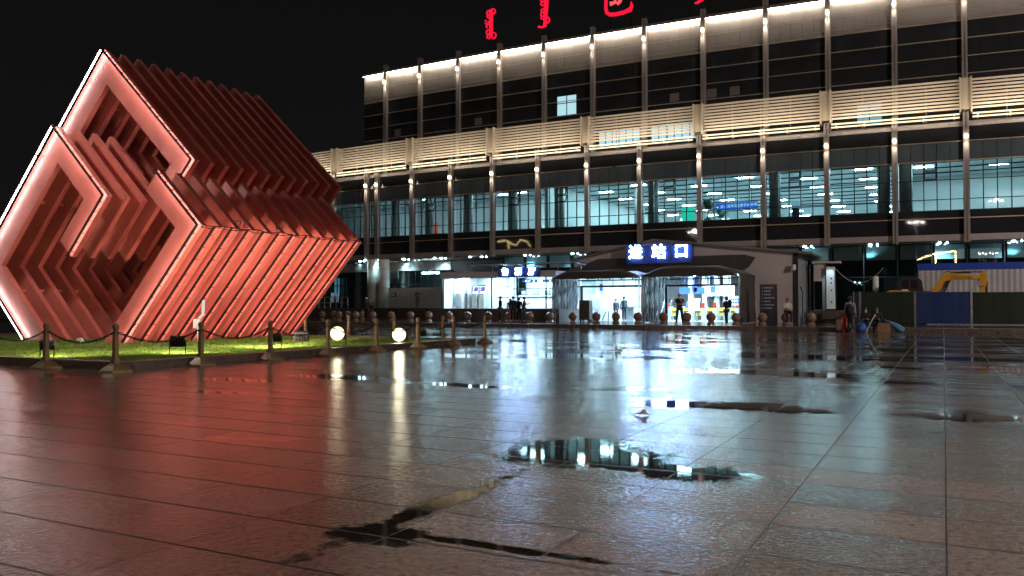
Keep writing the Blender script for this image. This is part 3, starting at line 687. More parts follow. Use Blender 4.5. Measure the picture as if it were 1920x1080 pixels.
for px in (997, 1020, 1042):
    xx = X(px - 8, 55.3); g = MB(); g.box(xx - .42, xx + .42, 55.3, 55.36, 3.04, 3.26); b_ = tp('window_sign', g, M['bluescreen'])
    g = MB(); g.box(xx - .15, xx - .03, 55.285, 55.299, 3.10, 3.2); g.box(xx + .08, xx + .2, 55.285, 55.299, 3.10, 3.2); tp('number_mark', g, M['paperwhite'], b_)
# clerk's monitors, notice board
for k in range(4):
    xx = xw + .7 + k * .95; g = MB(); g.box(xx - .25, xx + .25, 56.3, 56.36, 2.12, 2.45); g.bar((xx, 56.33, 2.07), (xx, 56.33, 2.13), .08)
    o = g.build('counter_monitor', M['machine'], None, org=(xx, 56.33, 2.07)); o.location = (xx, 56.33, 2.07); tag(o, f'grey monitor behind the ticket counter glass, {ORD[k]} from the white notice board', 'monitor', 'monitors on the ticket counter')
g = MB(); xx = X(944, 56.1); g.box(xx - .75, xx + .75, 56.12, 56.18, 2.0, 3.0); o = g.build('notice_board', M['paperwhite'], None, org=(xx, 56.18, 2.0)); o.location = (xx, 56.18, 2.0); tag(o, 'white notice board on the ticket room wall beside the counter', 'notice board')
g = MB()
for k in range(5): g.box(xx - .5 + k * .22, xx - .36 + k * .22, 56.105, 56.118, 2.72, 2.86)
for k in range(4): g.box(xx - .5, xx + .4, 56.105, 56.118, 2.12 + k * .13, 2.14 + k * .13)
g.build('printed_lines', M['alu_dark'], o, org=(xx, 56.18, 2.0))
# blue sign with the three lit characters over the room
xa, xb = X(933, 53.3), X(1012, 53.3)
sg = thing('ticket_sign', 'dark blue sign board with three round white glowing characters over the ticket room', 'lit sign', ((xa + xb) / 2, 53.45, 3.38)); sb = sg.location.copy()
g = MB(); g.box(xa, xb, 53.30, 53.44, 3.37, 4.05); g.build('board', M['navy'], sg, org=sb)
for px, ch in ((946, '售'), (971, '票'), (996, '厅')):
    xx = X(px, 53.2); g = MB(); g.text(ch, .52, (xx, 53.26, 3.74), (1, 0, 0), (0, 0, 1), .03, offset=.012); g.build('lit_character', M['signwhite'], sg, org=sb)
    g = MB(); g.text(ch, .54, (xx, 53.288, 3.74), (1, 0, 0), (0, 0, 1), .008, offset=.035); g.build('character_halo', M['signblue'], sg, org=sb)
# glass canopy above
xa, xb = X(873, 52.6), X(1080, 52.6)
cn_ = thing('glass_canopy', 'thin tilted glass and steel canopy over the ticket room sign', 'canopy', ((xa + xb) / 2, 53.5, 4.3)); cb = cn_.location.copy()
g = MB(); g.hexa([(xa, 52.6), (xb, 52.6), (xb, 54.4), (xa, 54.4)], 4.30, 4.34); g.build('canopy_sheet', M['glass_dim'], cn_, org=cb)
g = MB(); g.bar((xa, 52.58, 4.26), (xb, 52.58, 4.30), .08)
for k in range(6): xx = xa + (xb - xa) * k / 5; g.bar((xx, 52.6, 4.27), (xx, 54.4, 4.20), .06); g.bar((xx, 53.5, 3.8), (xx, 53.5, 4.24), .05)
g.build('canopy_frame', M['steel'], cn_, org=cb)
# blue upright banner and four ticket machines
xx = X(843, 54.9)
bn_ = thing('standing_banner', 'tall blue banner with white print in the corner of the ticket room', 'banner', (xx, 54.95, 1.13))
g = MB(); g.box(-.33, .33, -.02, .02, .1, 2.15); g.build('banner_panel', M['blue'], bn_)
g = MB(); g.box(-.4, .4, -.15, .15, 0, .1); g.build('banner_foot', M['machine'], bn_)
g = MB()
random.seed(3)
for k in range(5):
    for j in range(4): zz = .25 + k * .34 + random.uniform(0, .05); g.box(-.22 + j * .11, -.15 + j * .11, -.034, -.021, zz, zz + random.uniform(.08, .2))
g.box(-.28, .28, -.034, -.021, 2.0, 2.08); g.build('lettering', M['paperwhite'], bn_)
tm = thing('ticket_machine', 'grey self service ticket machine next to the blue banner', 'ticket machine', (X(863, 55.4), 55.4, 1.13), 0, 'ticket machines in a row')
g = MB(); g.box(-.24, .24, -.3, .3, 0, .95); g.prism([(-.3, .95), (.3, .95), (.3, 1.72), (.05, 1.72), (-.12, 1.22), (-.3, 1.15)], lambda u, v, q: (q, u, v), -.24, .24); tm_b = g.build('cabinet', M['machine'], tm, bevel=.02)
g = MB(); g.obox((0, -.045, 1.46), (.17, 0, 0), (0, .055, .155), (0, -.02, .007)); g.build('screen', M['screen'], tm)
g = MB(); g.box(-.2, .2, -.315, -.302, 1.0, 1.14); g.box(-.22, .22, -.312, -.301, .05, .9); g.build('front_panel', M['alu'], tm)
g = MB(); g.box(-.23, .23, .0, .28, 1.722, 1.78); g.build('top_cap', M['navy'], tm)
for k, px in enumerate((878, 893, 906)): dup(tm, (X(px, 55.4), 55.4, 1.13), 0, ['grey self service ticket machine second from the blue banner', 'grey self service ticket machine third from the blue banner', 'grey self service ticket machine at the row end beside the notice board'][k])

# ------------------------------------------------------------------ entrance annex
AX0, AX1, AY = X(1078, 57), X(1496, 57), 57.0
an = thing('entrance_annex', 'low pitched grey annex with a wide lit opening housing the station entrance', 'annex', ((AX0 + AX1) / 2, AY, .2)); ab = an.location.copy()
def ap(n, g, m, p=an, **k): return g.build(n, m, p, org=ab, **k)
OX0, OX1 = X(1080, 57), X(1396, 57)
apex = (X(1228, 57), Zp(1228, 452, 57)); zl = Zp(1085, 490, 57); zr = Zp(1496, 474, 57)
prof = [(OX1, .2), (AX1, .2), (AX1, zr), apex, (AX0, zl), (AX0, 3.62), (OX1, 3.62)]
g = MB(); g.prism(prof, lambda u, v, q: (u, q, v), AY, AY + .2); ap('front_wall', g, M['annex'])
g = MB(); g.box(AX1 - .2, AX1 - .002, AY + .21, 61.6, .2, zr - .02); ap('side_wall', g, M['machine'])
g = MB(); g.box(AX1 - .3, AX1 + .03, AY - .03, AY - .002, .2, zr); ap('corner_post', g, M['dark'])
g = MB(); g.prism([(AX0 - .3, zl + .01), apex, (AX1 + .9, zr - .12), (AX1 + .9, zr + .02), (apex[0], apex[1] + .14), (AX0 - .3, zl + .15)], lambda u, v, q: (u, q, v), AY - .35, 62.0); ap('roof', g, M['alu_dark'])
g = MB(); g.prism([(OX0 - 1.5, 3.62), (AX0 + 2, 4.72), (X(1392, 56), 4.75), (X(1412, 56), 4.55), (X(1400, 56), 3.95), (OX1, 3.7)], lambda u, v, q: (u, q, v), AY - .3, AY - .05); ap('dark_awning', g, M['canvas'])
g = MB(); g.box(OX0, OX1, AY, AY + .15, 2.66, 2.80); g.box(OX0, OX1, AY, AY + .15, 3.13, 3.22); g.box(OX0, OX1, AY, AY + .15, 3.5, 3.62)
nn = 14
for k in range(nn + 1): xx = OX0 + (OX1 - OX0) * k / nn; g.box(xx - .03, xx + .03, AY + .02, AY + .12, 3.22, 3.5)
for px in (1090, 1204, 1249, 1390): xx = X(px, 57); g.box(xx - .09, xx + .09, AY + .01, AY + .14, .2, 2.66)
ap('entrance_frame', g, M['frame'])
g = MB(); g.quad((OX0, AY + .07, 2.8), (OX1, AY + .07, 2.8), (OX1, AY + .07, 3.5), (OX0, AY + .07, 3.5)); ap('transom_glass', g, M['glass_clear'])
g = MB(); g.box(OX0 - 1.5, OX1 + .5, AY + .2, 67, .19, .215); ap('floor', g, M['floor'])
g = MB(); g.box(OX0 - 1.5, OX1 + .5, AY + .2, 67, 3.66, 3.75); ap('ceiling', g, M['white'])
g = MB(); g.box(OX0 - 1.6, OX1 + .5, 66.8, 67, .2, 3.66); g.box(OX0 - 1.6, OX0 - 1.5, AY + .2, 66.8, .2, 3.66); g.box(OX1 + .5, OX1 + .6, AY + .21, 66.8, .2, 3.66)
xm = X(1206, 60); g.box(X(1112, 61), xm, 61.5, 61.6, .2, 3.66); ap('inner_wall', g, M['white'])
g = MB()
for px in (1128, 1149, 1170, 1192): xx = X(px, 61.4); g.box(xx - .05, xx + .05, 61.4, 61.49, .2, 3.66)
g.box(X(1112, 61), xm, 61.4, 61.48, 1.25, 1.31); ap('wall_rib', g, M['machine'])
for px in (1296, 1322, 1345, 1362): xx = X(px, 64); g = MB(); g.box(xx - .18, xx + .18, 63.8, 64.2, .2, 3.66); ap('inner_column', g, M['machine'])
for k in range(6):
    xx = OX0 + (OX1 - OX0) * (k + .5) / 6
    for y in (58.6, 62.2):
        g = MB(); g.box(xx - .6, xx + .6, y - .12, y + .12, 3.58, 3.64); ap('ceiling_tube', g, M['strip'])
        l = light('ceiling_spot', 'AREA', (xx, y, 3.55), 240, (.42, .74, 1.0), None, (xx, y + .1, 0), 1.2, .4); l.parent = an; l.location = Vector(l.location) - ab
# big entrance sign
xa, xb = X(1174, 56.2), X(1299, 56.2); z0, z1 = Zp(1236, 494, 56.2), Zp(1236, 459.5, 56.2)
sg = thing('entrance_sign', 'large blue rooftop sign with three big glowing white characters above the entrance', 'lit sign', ((xa + xb) / 2, 56.3, z0)); sb = sg.location.copy()
g = MB(); g.box(xa, xb, 56.2, 56.5, z0, z1); g.build('board', M['navy'], sg, org=sb)
for px, py, ch in ((1191, 474.5, '进'), (1234.5, 473.5, '站'), (1277, 471.5, '口')):
    xx, zz = P(px, py, 56.1); g = MB(); g.text(ch, 1.02, (xx, 56.14, zz), (1, 0, 0), (0, 0, 1), .03, offset=.012); g.build('lit_character', M['signwhite'], sg, org=sb)
    g = MB(); g.text(ch, 1.02, (xx, 56.185, zz), (1, 0, 0), (0, 0, 1), .01, offset=.05); g.build('character_halo', M['signblue'], sg, org=sb)
# security camera
xx, zz = P(1489, 502, 56.8); sc_ = thing('security_camera', 'white dome security camera on the annex wall corner', 'camera', (xx, 56.98, zz)); 
g = MB(); g.ball((0, -.3, -.05), .16); g.tube([(0, -.3, .02), (0, -.3, .2)], .12, 12); g.build('dome', M['paperwhite'], sc_, smooth=True)
g = MB(); g.bar((0, 0, .12), (0, -.3, .16), .07); g.build('bracket', M['machine'], sc_)
# folding tents
T1, T2, T3 = X(1035, 52), X(1201, 52), X(1388, 52); TY0, TY1 = 52.0, 56.6
def tent(name, label, x0, x1, ze, rise, left_lat, right_wall):
    t = thing(name, label, 'tent', ((x0 + x1) / 2, TY0, .2)); tb_ = t.location.copy()
    n = 16; pr = []
    for k in range(n + 1):
        q = k / n; zz = ze + rise * (min(1, math.sin(PI * min(q, 1 - q) / .62)) if min(q, 1 - q) < .31 else 1)
        pr.append((x0 + (x1 - x0) * q, zz))
    ring = []
    g = MB()
    ys = [TY0 - .15, TY0 + .05, TY0 + 1.2, TY0 + 2.4, TY0 + 3.6, TY1]
    for j, y in enumerate(ys):
        for (xx, zz) in pr:
            sagz = .06 * math.sin(j * 2.1 + xx * 1.7) - (.10 if j == 0 else 0)
            ring.append((xx, y, zz + sagz if j else zz - .12))
    fs = []
    m_ = n + 1
    for j in range(len(ys) - 1):
        for k in range(n): fs.append((j * m_ + k, j * m_ + k + 1, (j + 1) * m_ + k + 1, (j + 1) * m_ + k))
    g.add(ring, fs)
    # hanging valance
    g.add([(xx, TY0 - .16, zz - .13) for xx, zz in pr] + [(xx, TY0 - .17, ze - .14 + .03 * math.sin(i * 2.3)) for i, (xx, zz) in enumerate(pr)], [(k, k + 1, m_ + k + 1, m_ + k) for k in range(n)])
    g.build('canvas_roof', M['canvas'], t, org=tb_)
    def wall(x, mat, nm):
        g = MB(); n2 = 40; vs = []
        for k in range(n2 + 1):
            y = TY0 + (TY1 - TY0) * k / n2
            for j in range(9):
                zz = .24 + (ze - .2) * j / 8; vs.append((x + .10 * math.sin(k * 1.35 + j * .25) * (.5 + .5 * math.cos(j * .7)) + random.uniform(-.02, .02), y, zz))
        g.add(vs, [(k * 9 + j, (k + 1) * 9 + j, (k + 1) * 9 + j + 1, k * 9 + j + 1) for k in range(n2) for j in range(8)])
        return g.build(nm, mat, t, org=tb_, smooth=True)
    wall(x0, M['curtain'], 'side_curtain')
    if right_wall: wall(x1, M['canvas'], 'side_curtain')
    g = MB(); sgm = 4; xl = x0 + .2
    for k in range(sgm + 1):
        y = TY0 + .1 + (TY1 - TY0 - .3) * k / sgm; g.tube([(xl, y, .2), (xl, y, ze - .1)], .035, 6)
        if k < sgm:
            y2 = TY0 + .1 + (TY1 - TY0 - .3) * (k + 1) / sgm
            for za, zb in ((.5, 1.8), (1.8, .5), (1.8, 3.0), (3.0, 1.8)): g.tube([(xl + .03, y, za), (xl + .03, y2, zb)], .022, 6)
    g.build('scissor_frame', M['steel'], t, org=tb_)
    for xx in (x0 + .05, x1 - .05): g = MB(); g.tube([(xx, TY0, .2), (xx, TY0, ze)], .05, 8); g.ball((xx, TY0, .24), .07); g.build('front_post', M['steel'], t, org=tb_)
    return t
tent('folding_tent', 'dark folding canopy tent at the entrance next to the ticket room, crossed steel bars inside', T1, T2 - .05, Zp(1100, 519, 52), .46, True, False)
tent('folding_tent', 'dark folding canopy tent right under the big lit entrance sign', T2 + .05, T3, Zp(1300, 514, 52), .55, True, True)
# things in the entrance hall
def obj_at(name, label, cat, g, mat, loc, group=None, **k):
    o = g.build(name, mat, None, loc, **k); return tag(o, label, cat, group)
fg = thing('fare_gate', 'ticket gate with yellow flap in the entrance row, nearest the middle tent curtain', 'ticket gate', (X(1256, 62.5), 62.5, .2), 0, 'ticket gates across the entrance')
g = MB(); g.box(-.14, .14, -.6, .6, 0, 1.05); g.build('gate_cabinet', M['machine'], fg, bevel=.03)
g = MB(); g.box(.14, .62, -.05, .05, .35, .95); g.build('gate_flap', M['yellowgate'], fg)
g = MB(); g.box(-.13, .13, -.62, -.601, .95, 1.35); g.build('status_lamp', M['redpanel'], fg)
g = MB(); g.box(.2, .56, -.07, -.051, .6, .72); g.build('flap_sign', M['navy'], fg)
for k, px in enumerate((1278, 1300, 1322, 1344, 1366, 1386)): dup(fg, (X(px, 62.5), 62.5, .2), 0, f'ticket gate with yellow flap, {ORD[k + 1]} of the entrance row counted from the middle tent curtain')
for k, (px, py) in enumerate(((1284, 545), (1311, 545), (1337, 543), (1302, 541))):
    xx, zz = P(px, py, 62.0); g = MB(); g.box(-.42 if k < 2 else -.2, .42 if k < 2 else .2, -.03, .03, -.25, .25); g.bar((0, 0, .25), (0, 0, 3.6 - zz), .03)
    obj_at('hanging_sign', ['wide blue sign hanging over the ticket gates near the tent curtain', 'wide blue sign hanging over the middle ticket gates', 'narrow blue sign hanging beside the white screen', 'narrow blue sign between the two wide hanging signs'][k], 'sign', g, M['blue'], (xx, 62.0, zz))
xx, zz = P(1353, 545, 64.2); g = MB(); g.box(-1.1, 1.1, -.05, .05, -.4, .35); g.bar((-.8, 0, .35), (-.8, 0, 3.62 - zz), .04); g.bar((.8, 0, .35), (.8, 0, 3.62 - zz), .04); obj_at('ceiling_screen', 'wide white display hanging from the ceiling behind the ticket gates', 'screen', g, M['paperwhite'], (xx, 63.6, zz))
xx = X(1352, 63.4); g = MB(); g.box(-1.05, 1.05, -.4, .4, 0, 1.9); g.box(-.9, .9, -.45, -.401, .3, 1.5); obj_at('baggage_scanner', 'big dark grey baggage scanner beneath the white hanging display', 'scanner', g, M['alu_dark'], (xx, 65.0, .2), bevel=.05)
xx = X(1302, 59.6); a_ = thing('easel_board', 'white poster on an easel standing before the ticket gates', 'easel', (xx, 59.6, .2))
g = MB(); g.obox((0, 0, 1.2), (.38, 0, 0), (0, .14, .44), (0, -.02, .006)); g.build('poster', M['paperwhite'], a_)
g = MB(); g.bar((-.3, 0, 0), (-.2, .05, 1.4), .05); g.bar((.3, 0, 0), (.2, .05, 1.4), .05); g.bar((0, .5, 0), (0, .1, 1.4), .05); g.build('easel_leg', M['frame'], a_)
xx = X(1378, 59.2); a_ = thing('notice_stand', 'white notice on a thin pole stand beside the dark tent side', 'notice stand', (xx, 59.2, .2))
g = MB(); g.box(-.45, .45, -.02, .02, 1.15, 1.75); g.build('notice', M['paperwhite'], a_)
g = MB()
for r2 in range(2):
    for k in range(4): g.box(-.3 + k * .16, -.19 + k * .16, -.035, -.021, 1.5 - r2 * .22, 1.63 - r2 * .22)
g.build('blue_print', M['blue'], a_)
g = MB(); g.tube([(0, 0, 0), (0, 0, 1.15)], .03, 8); g.tube([(0, 0, 0), (0, 0, .04)], .25, 12); g.build('pole', M['steel'], a_)
xx = X(1138, 59); a_ = thing('easel_board', 'grey board on a bent stand inside the tent next to the ticket room', 'easel', (xx, 59, .2))
g = MB(); g.obox((0, 0, 1.05), (.5, 0, .06), (.03, .14, .38), (0, -.02, .006)); g.build('poster', M['machine'], a_)
g = MB(); g.bar((-.4, 0, 0), (0, .05, .8), .06); g.bar((.1, 0, 0), (.1, .05, .8), .06); g.build('easel_leg', M['frame'], a_)
xx = X(1116, 59.5); g = MB(); g.box(-.45, .45, -.35, .35, 0, 1.95); g.box(-.4, .4, -.37, -.352, .1, 1.85); obj_at('tall_cabinet', 'tall pale grey cabinet inside the entrance against the wall', 'cabinet', g, M['machine'], (xx, 59.8, .2), bevel=.02)
xx = X(1177, 59.0); a_ = thing('podium_desk', 'grey guard desk with a small blue sign inside the entrance', 'desk', (xx, 59.2, .2))
g = MB(); g.box(-.35, .5, -.3, .3, 0, 1.0); g.box(-.4, .55, -.35, .35, 1.001, 1.05); g.build('desk_body', M['machine'], a_)
g = MB(); g.box(-.55, .05, -.42, -.38, .85, 1.25); g.build('desk_sign', M['blue'], a_)
g = MB()
for k in range(3): g.box(-.46 + k * .15, -.36 + k * .15, -.435, -.421, .99, 1.11)
g.build('lettering', M['paperwhite'], a_)
xx = X(1126, 61.2); g = MB(); g.box(-.12, .12, -.03, .03, 0, .55); obj_at('wall_sign', 'small upright blue sign on the inner wall above the tall cabinet', 'sign', g, M['blue'], (xx, 61.36, 2.5))
xx = X(1096, 53.6); bb = thing('wheeled_bin', 'dark brown wheeled box cabinet parked beneath the tent edge', 'cart', (xx, 53.8, .2))
g = MB(); g.box(-.38, .38, -.3, .3, .14, 1.5); g.build('body', M['plinth'], bb, bevel=.03)
g = MB()
for sx in (-.28, .28):
    for sy_ in (-.22, .22): g.tube([(sx - .03, sy_, .07), (sx + .03, sy_, .07)], .07, 10)
g.build('wheel', M['rubber'], bb)
xx = X(1106, 54.5); g = MB(); g.tube([(0, 0, 0), (0, 0, .9)], [.2, .24], 14); g.tube([(0, 0, .9), (.02, 0, 1.0), (.1, .05, 1.25)], [.16, .1, .02], 8); obj_at('rubbish_bag', 'pale stuffed plastic sack with folded tools standing beside the brown cart', 'sack', g, M['machine'], (xx, 54.6, .2), smooth=True)
# information board
xx = X(1441, 53.2); ib = thing('information_board', 'tall dark navy direction board with white rows of signs before the annex wall', 'information board', (xx, 53.2, .2))
hb = Zp(1441, 533, 53.2) - .2; wb = abs(X(1457, 53.2) - X(1425, 53.2)) / 2
g = MB(); g.box(-wb, wb, -.08, .08, 0, hb); g.build('board', M['navy_dark'], ib, bevel=.01)
g = MB(); random.seed(11)
for k in range(7):
    zz = hb - .22 - k * .21
    xr = -wb + .12
    g.prism([(xr, zz), (xr + .07, zz + .04), (xr + .07, zz - .04)], lambda u, v, q: (u, q, v), -.095, -.081)
    xr += .16
    for j in range(random.choice((4, 5, 6))):
        ww = random.uniform(.05, .09); g.box(xr, xr + ww, -.095, -.081, zz - .045, zz + .045); xr += ww + .03
        if xr > wb - .15: break
g.build('white_lettering', pm('dim_lettering', (.42, .42, .43), .6), ib)
# side kiosk on steps, light panel
k0, k1 = X(1526, 60.4), X(1549, 60.4); k2 = X(1567, 60.4); zt = Zp(1546, 494, 60.4)
kb = thing('side_kiosk', 'small grey kiosk with a narrow door standing on steps beyond the annex corner', 'kiosk', ((k0 + k1) / 2, 60.4, .2)); kbb = kb.location.copy()
g = MB(); g.box(k0, k1, 60.4, 61.3, 1.0, zt); g.box(k0 - .1, k1 + .9, 60.2, 61.35, zt + .002, zt + .14); g.build('kiosk_wall', M['annex'], kb, org=kbb)
g = MB(); g.box(k0 + .05, k0 + .55, 60.36, 60.398, 1.05, 3.0); g.build('door', M['glass_dim'], kb, org=kbb)
g = MB(); g.box(k1 + .01, k1 + .1, 60.3, 60.5, 1.0, zt); g.build('corner_strip', M['black'], kb, org=kbb)
g = MB(); g.box(k0 - .2, X(1600, 60), 59.4, 61.4, .19, 1.0)
for q in range(3): g.box(k1 - .1, X(1600, 60), 58.5 + q * .3, 59.4, .19, .45 + q * .2)
g.build('step', M['plinth'], kb, org=kbb)
wp = thing('white_cabinet', 'bright white upright cabinet beside the kiosk, lit from above', 'cabinet', ((k1 + k2) / 2, 60.2, 1.0)); 
hw = (k2 - k1) / 2 - .06
g = MB(); g.box(-hw, hw, -.1, .5, .1, zt - 1.25); g.build('body', M['white'], wp)
g = MB()
for zz in (.5, 1.3, 1.8, 2.1): g.box(hw - .22, hw - .14, -.115, -.101, zz, zz + .12)
g.build('black_mark', M['black'], wp)
light('kiosk_light', 'SPOT', ((k1 + k2) / 2, 59.5, zt + .2), 120, (.6, .85, 1.0), None, ((k1 + k2) / 2, 60.1, 1.6), .05, spot=70)
# bent black pole with hose
xx = X(1505, 55); g = MB(); g.tube([(0, 0, 0), (0, 0, 1.9), (-.05, 0, 2.15), (-.16, 0, 2.3)], .035, 8); g.tube([(0, 0, 0), (0, 0, .03)], .18, 12); obj_at('bent_pole', 'thin black pole with a bent top beside the stone ball near the annex corner', 'pole', g, M['black'], (xx, 55, .2))

# ------------------------------------------------------------------ hoardings, fences, excavator
def hoard(label, pxa, pxb, mat, name='site_hoarding'):
    xa, xb = X(pxa, 55.3), X(pxb, 55.3); h = thing(name, label, 'hoarding', ((xa + xb) / 2, 55.3, .2), 0, None)
    w_ = (xb - xa) / 2; hz = Zp((pxa + pxb) / 2, 547.5, 55.3) - .2
    g = MB(); n = 10
    for k in range(n):
        a = -w_ + .04 + (2 * w_ - .08) * k / n; b_ = -w_ + .04 + (2 * w_ - .08) * (k + 1) / n
        g.hexa([(a, random.uniform(-.008, .008)), (b_, random.uniform(-.008, .008)), (b_, .03), (a, .03)], .05, hz)
    g.build('sheet', mat, h)
    g = MB()
    for s in (-w_ + .02, w_ - .02): g.box(s - .025, s + .025, -.03, .05, 0, hz + .03)
    g.box(-w_ + .05, w_ - .05, .032, .07, hz - .12, hz - .06); g.box(-w_ + .05, w_ - .05, .032, .07, .2, .26)
    for s in (-w_ * .6, w_ * .6): g.bar((s, .07, hz - .1), (s, 1.2, 0), .05)
    g.build('hoarding_frame', M['steel'], h)
    return h
hoard('scuffed dark green site hoarding behind the seated pair', 1613, 1715, M['hgreen'])
hoard('plain deep blue site hoarding below the digger boom', 1716, 1821, M['hblue'])
hoard('darkest green site hoarding on the far side of the blue one', 1822, 1960, pm('hoarding_dark_green', (0.005, 0.013, 0.006), .55, 0, .3, 1.8))
hoard('short dark hoarding at the end of the green one, behind the walking woman', 1600, 1612, M['navy_dark'])
xa, xb = X(1723, 60.2), X(2010, 60.2); z1_, z0_ = Zp(1800, 493, 60.2), Zp(1800, 505.5, 60.2)
cf = thing('construction_fence', 'tall white corrugated construction fence with a blue band along its top', 'fence', (xa, 60.2, .2))
g = MB(); xx = 0.0; Lf = xb - xa; i = 0
pts = []
while xx < Lf: pts.append((xx, 0.0 if i % 2 else .022)); xx += .14 if i % 2 else .17; i += 1
pts.append((Lf, 0))
for (a, ya), (b_, yb) in zip(pts, pts[1:]): g.hexa([(a, ya), (b_, yb), (b_, yb + .02), (a, ya + .02)], .05, z0_ - .22)
g.build('corrugated_sheet', M['corr'], cf)
g = MB(); g.box(0, Lf, -.03, .06, z0_ - .2, z1_ - .2); g.build('blue_band', M['fblue'], cf)
g = MB()
for k in range(6): g.box(Lf * k / 5 - .04, Lf * k / 5 + .04, .1, .2, 0, z1_ - .2)
g.build('fence_post', M['steel'], cf)
xa, xb = X(728, 60.8), X(827, 60.8); zt = Zp(778, 539.5, 60.8)
wf_ = thing('white_fence', 'white corrugated sheet fence on the terrace with a small blue notice', 'fence', (xa, 60.8, 1.1)); Lf = xb - xa
g = MB(); xx = 0.0; i = 0; pts = []
while xx < Lf: pts.append((xx, 0.0 if i % 2 else .02)); xx += .12 if i % 2 else .16; i += 1
pts.append((Lf, 0))
for (a, ya), (b_, yb) in zip(pts, pts[1:]): g.hexa([(a, ya), (b_, yb), (b_, yb + .02), (a, ya + .02)], 0.01, zt - 1.1)
g.build('corrugated_sheet', M['corr'], wf_)
g = MB(); g.box(X(734, 60.8) - xa, X(743, 60.8) - xa, -.05, -.02, 1.0, 1.42); n_ = g.build('notice', M['navy'], wf_)
g = MB(); xn = X(734.5, 60.8) - xa
for r2 in range(2):
    for k in range(3): g.box(xn + .04 + k * .12, xn + .12 + k * .12, -.062, -.051, 1.08 + r2 * .17, 1.18 + r2 * .17)
g.build('lettering', M['paperwhite'], n_)
xx = X(820, 57.5); g = MB(); g.box(-.45, .45, -.3, .3, 0, 1.0); g.box(.05, .38, -.32, -.301, .1, .9); obj_at('utility_box', 'dark utility box at the end of the white fence beside the ticket room', 'box', g, M['black'], (X(818, 57.2), 59.4, 1.1), bevel=.02)
# steel railing and lobby posters at the far side
xa, xb = X(598, 59.5), X(652, 59.5); rl = thing('steel_railing', 'low steel railing on the terrace in front of the dark glass lobby', 'railing', (xa, 59.5, 1.1)); Lf = xb - xa
g = MB()
for k in range(6): g.tube([(Lf * k / 5, 0, 0), (Lf * k / 5, 0, 1.0)], .03, 6)
for zz in (.5, 1.0): g.tube([(0, 0, zz), (Lf, 0, zz)], .025, 6)
g.build('rail_tubing', M['steel'], rl)
for k, px in enumerate((621.5, 630.5)):
    xx, zz = P(px, 557.5, 62.8); p_ = thing('door_poster', ['white poster with blue writing on the lobby door, on the side away from the columns', 'white poster with blue writing on the lobby door, on the side towards the columns'][k], 'poster', (xx, 62.95, zz))
    g = MB(); g.box(-.17, .17, -.01, .01, -.45, .45); g.build('sheet', M['paperwhite'], p_)
    g = MB()
    for i, ch in enumerate('闲人免进' if k else '办入免进'): g.text(ch, .22, (0, -.014, .33 - i * .215), (1, 0, 0), (0, 0, 1), .002)
    g.build('writing', M['blue'], p_)
# excavator behind the hoardings
EX = lambda px, py, y=57.6: P(px, py, y)
ex = thing('excavator', 'yellow excavator with dark cab and bent boom behind the hoardings', 'excavator', (X(1730, 57.6), 57.6, .2)); eb = ex.location.copy()
def ep(n, g, m, p=ex, **k): return g.build(n, m, p, org=eb, **k)
def expoly(g, pts, w_, y=57.6): g.prism([EX(a, b_, y) for a, b_ in pts], lambda u, v, q: (u, q, v), y - w_ / 2, y + w_ / 2)
g = MB(); expoly(g, [(1744, 549), (1768, 516), (1778, 511), (1790, 512), (1838, 517.5), (1838, 524), (1800, 524), (1781, 525), (1772, 532), (1758, 549)], .34); bo = ep('boom', g, M['yellow'], bevel=.02)
bx, bz = EX(1802.5, 520.4); g = MB(); g.text('LIUGONG', .27, (bx, 57.6 - .176, bz), (1, 0, -.04), (.04, 0, 1), .003); ep('lettering', g, M['black'], bo)
g = MB(); expoly(g, [(1840, 508), (1848, 508), (1851, 522), (1849, 536), (1843, 549), (1836, 549), (1839, 530), (1838, 518)], .26); ep('stick', g, M['yellow'], bevel=.02)
g = MB(); a, b_ = EX(1786, 511.5), EX(1822, 510); c_ = EX(1843, 509.5); g.tube([(a[0], 57.5, a[1]), (b_[0], 57.5, b_[1])], .07, 10); g.tube([(b_[0], 57.5, b_[1]), (c_[0], 57.5, c_[1])], .035, 8)
for q0, q1 in (((1764, 549), (1777, 527)), ((1769, 549), (1781, 526))): a, b_ = EX(*q0), EX(*q1); g.tube([(a[0], 57.35, a[1]), (b_[0], 57.35, b_[1])], .05, 8)
a, b_ = EX(1850, 527), EX(1850, 549); g.tube([(a[0], 57.6, a[1]), (b_[0], 57.6, b_[1])], .07, 8); ep('hydraulic_ram', g, M['black'])
g = MB(); pts = [EX(1837, 522), EX(1832, 530), EX(1836, 538), EX(1846, 536)]; g.tube([(a, 57.4, c) for a, c in pts], .022, 6); pts = [EX(1768, 513), EX(1773, 509.5), EX(1781, 509.5), EX(1786, 513)]; g.tube([(a, 57.42, c) for a, c in pts], .022, 6); ep('hose', g, M['rubber'])
g = MB(); expoly(g, [(1685, 547), (1687, 524), (1690, 521.5), (1722, 521.5), (1729, 526), (1733, 547)], 1.0, 57.9); cb_ = ep('cab', g, M['cab'], bevel=.03)
g = MB(); expoly(g, [(1692, 541), (1693, 526), (1704, 526), (1704, 541)], 1.04, 57.9); expoly(g, [(1708, 541), (1708, 526), (1719, 526), (1722, 541)], 1.04, 57.9); ep('cab_glass', g, pm('cab_glass', (.03, .02, .02), .05), cb_)
g = MB(); a = EX(1691, 543); g.box(a[0], a[0] + .35, 57.34, 57.37, a[1] - .1, a[1]); ep('plate', g, M['paperwhite'], cb_)
g = MB(); expoly(g, [(1662, 551), (1664, 546.5), (1672, 544.5), (1706, 545.5), (1710, 551)], 1.3, 57.9); ep('engine_cover', g, M['yellow'], bevel=.04)
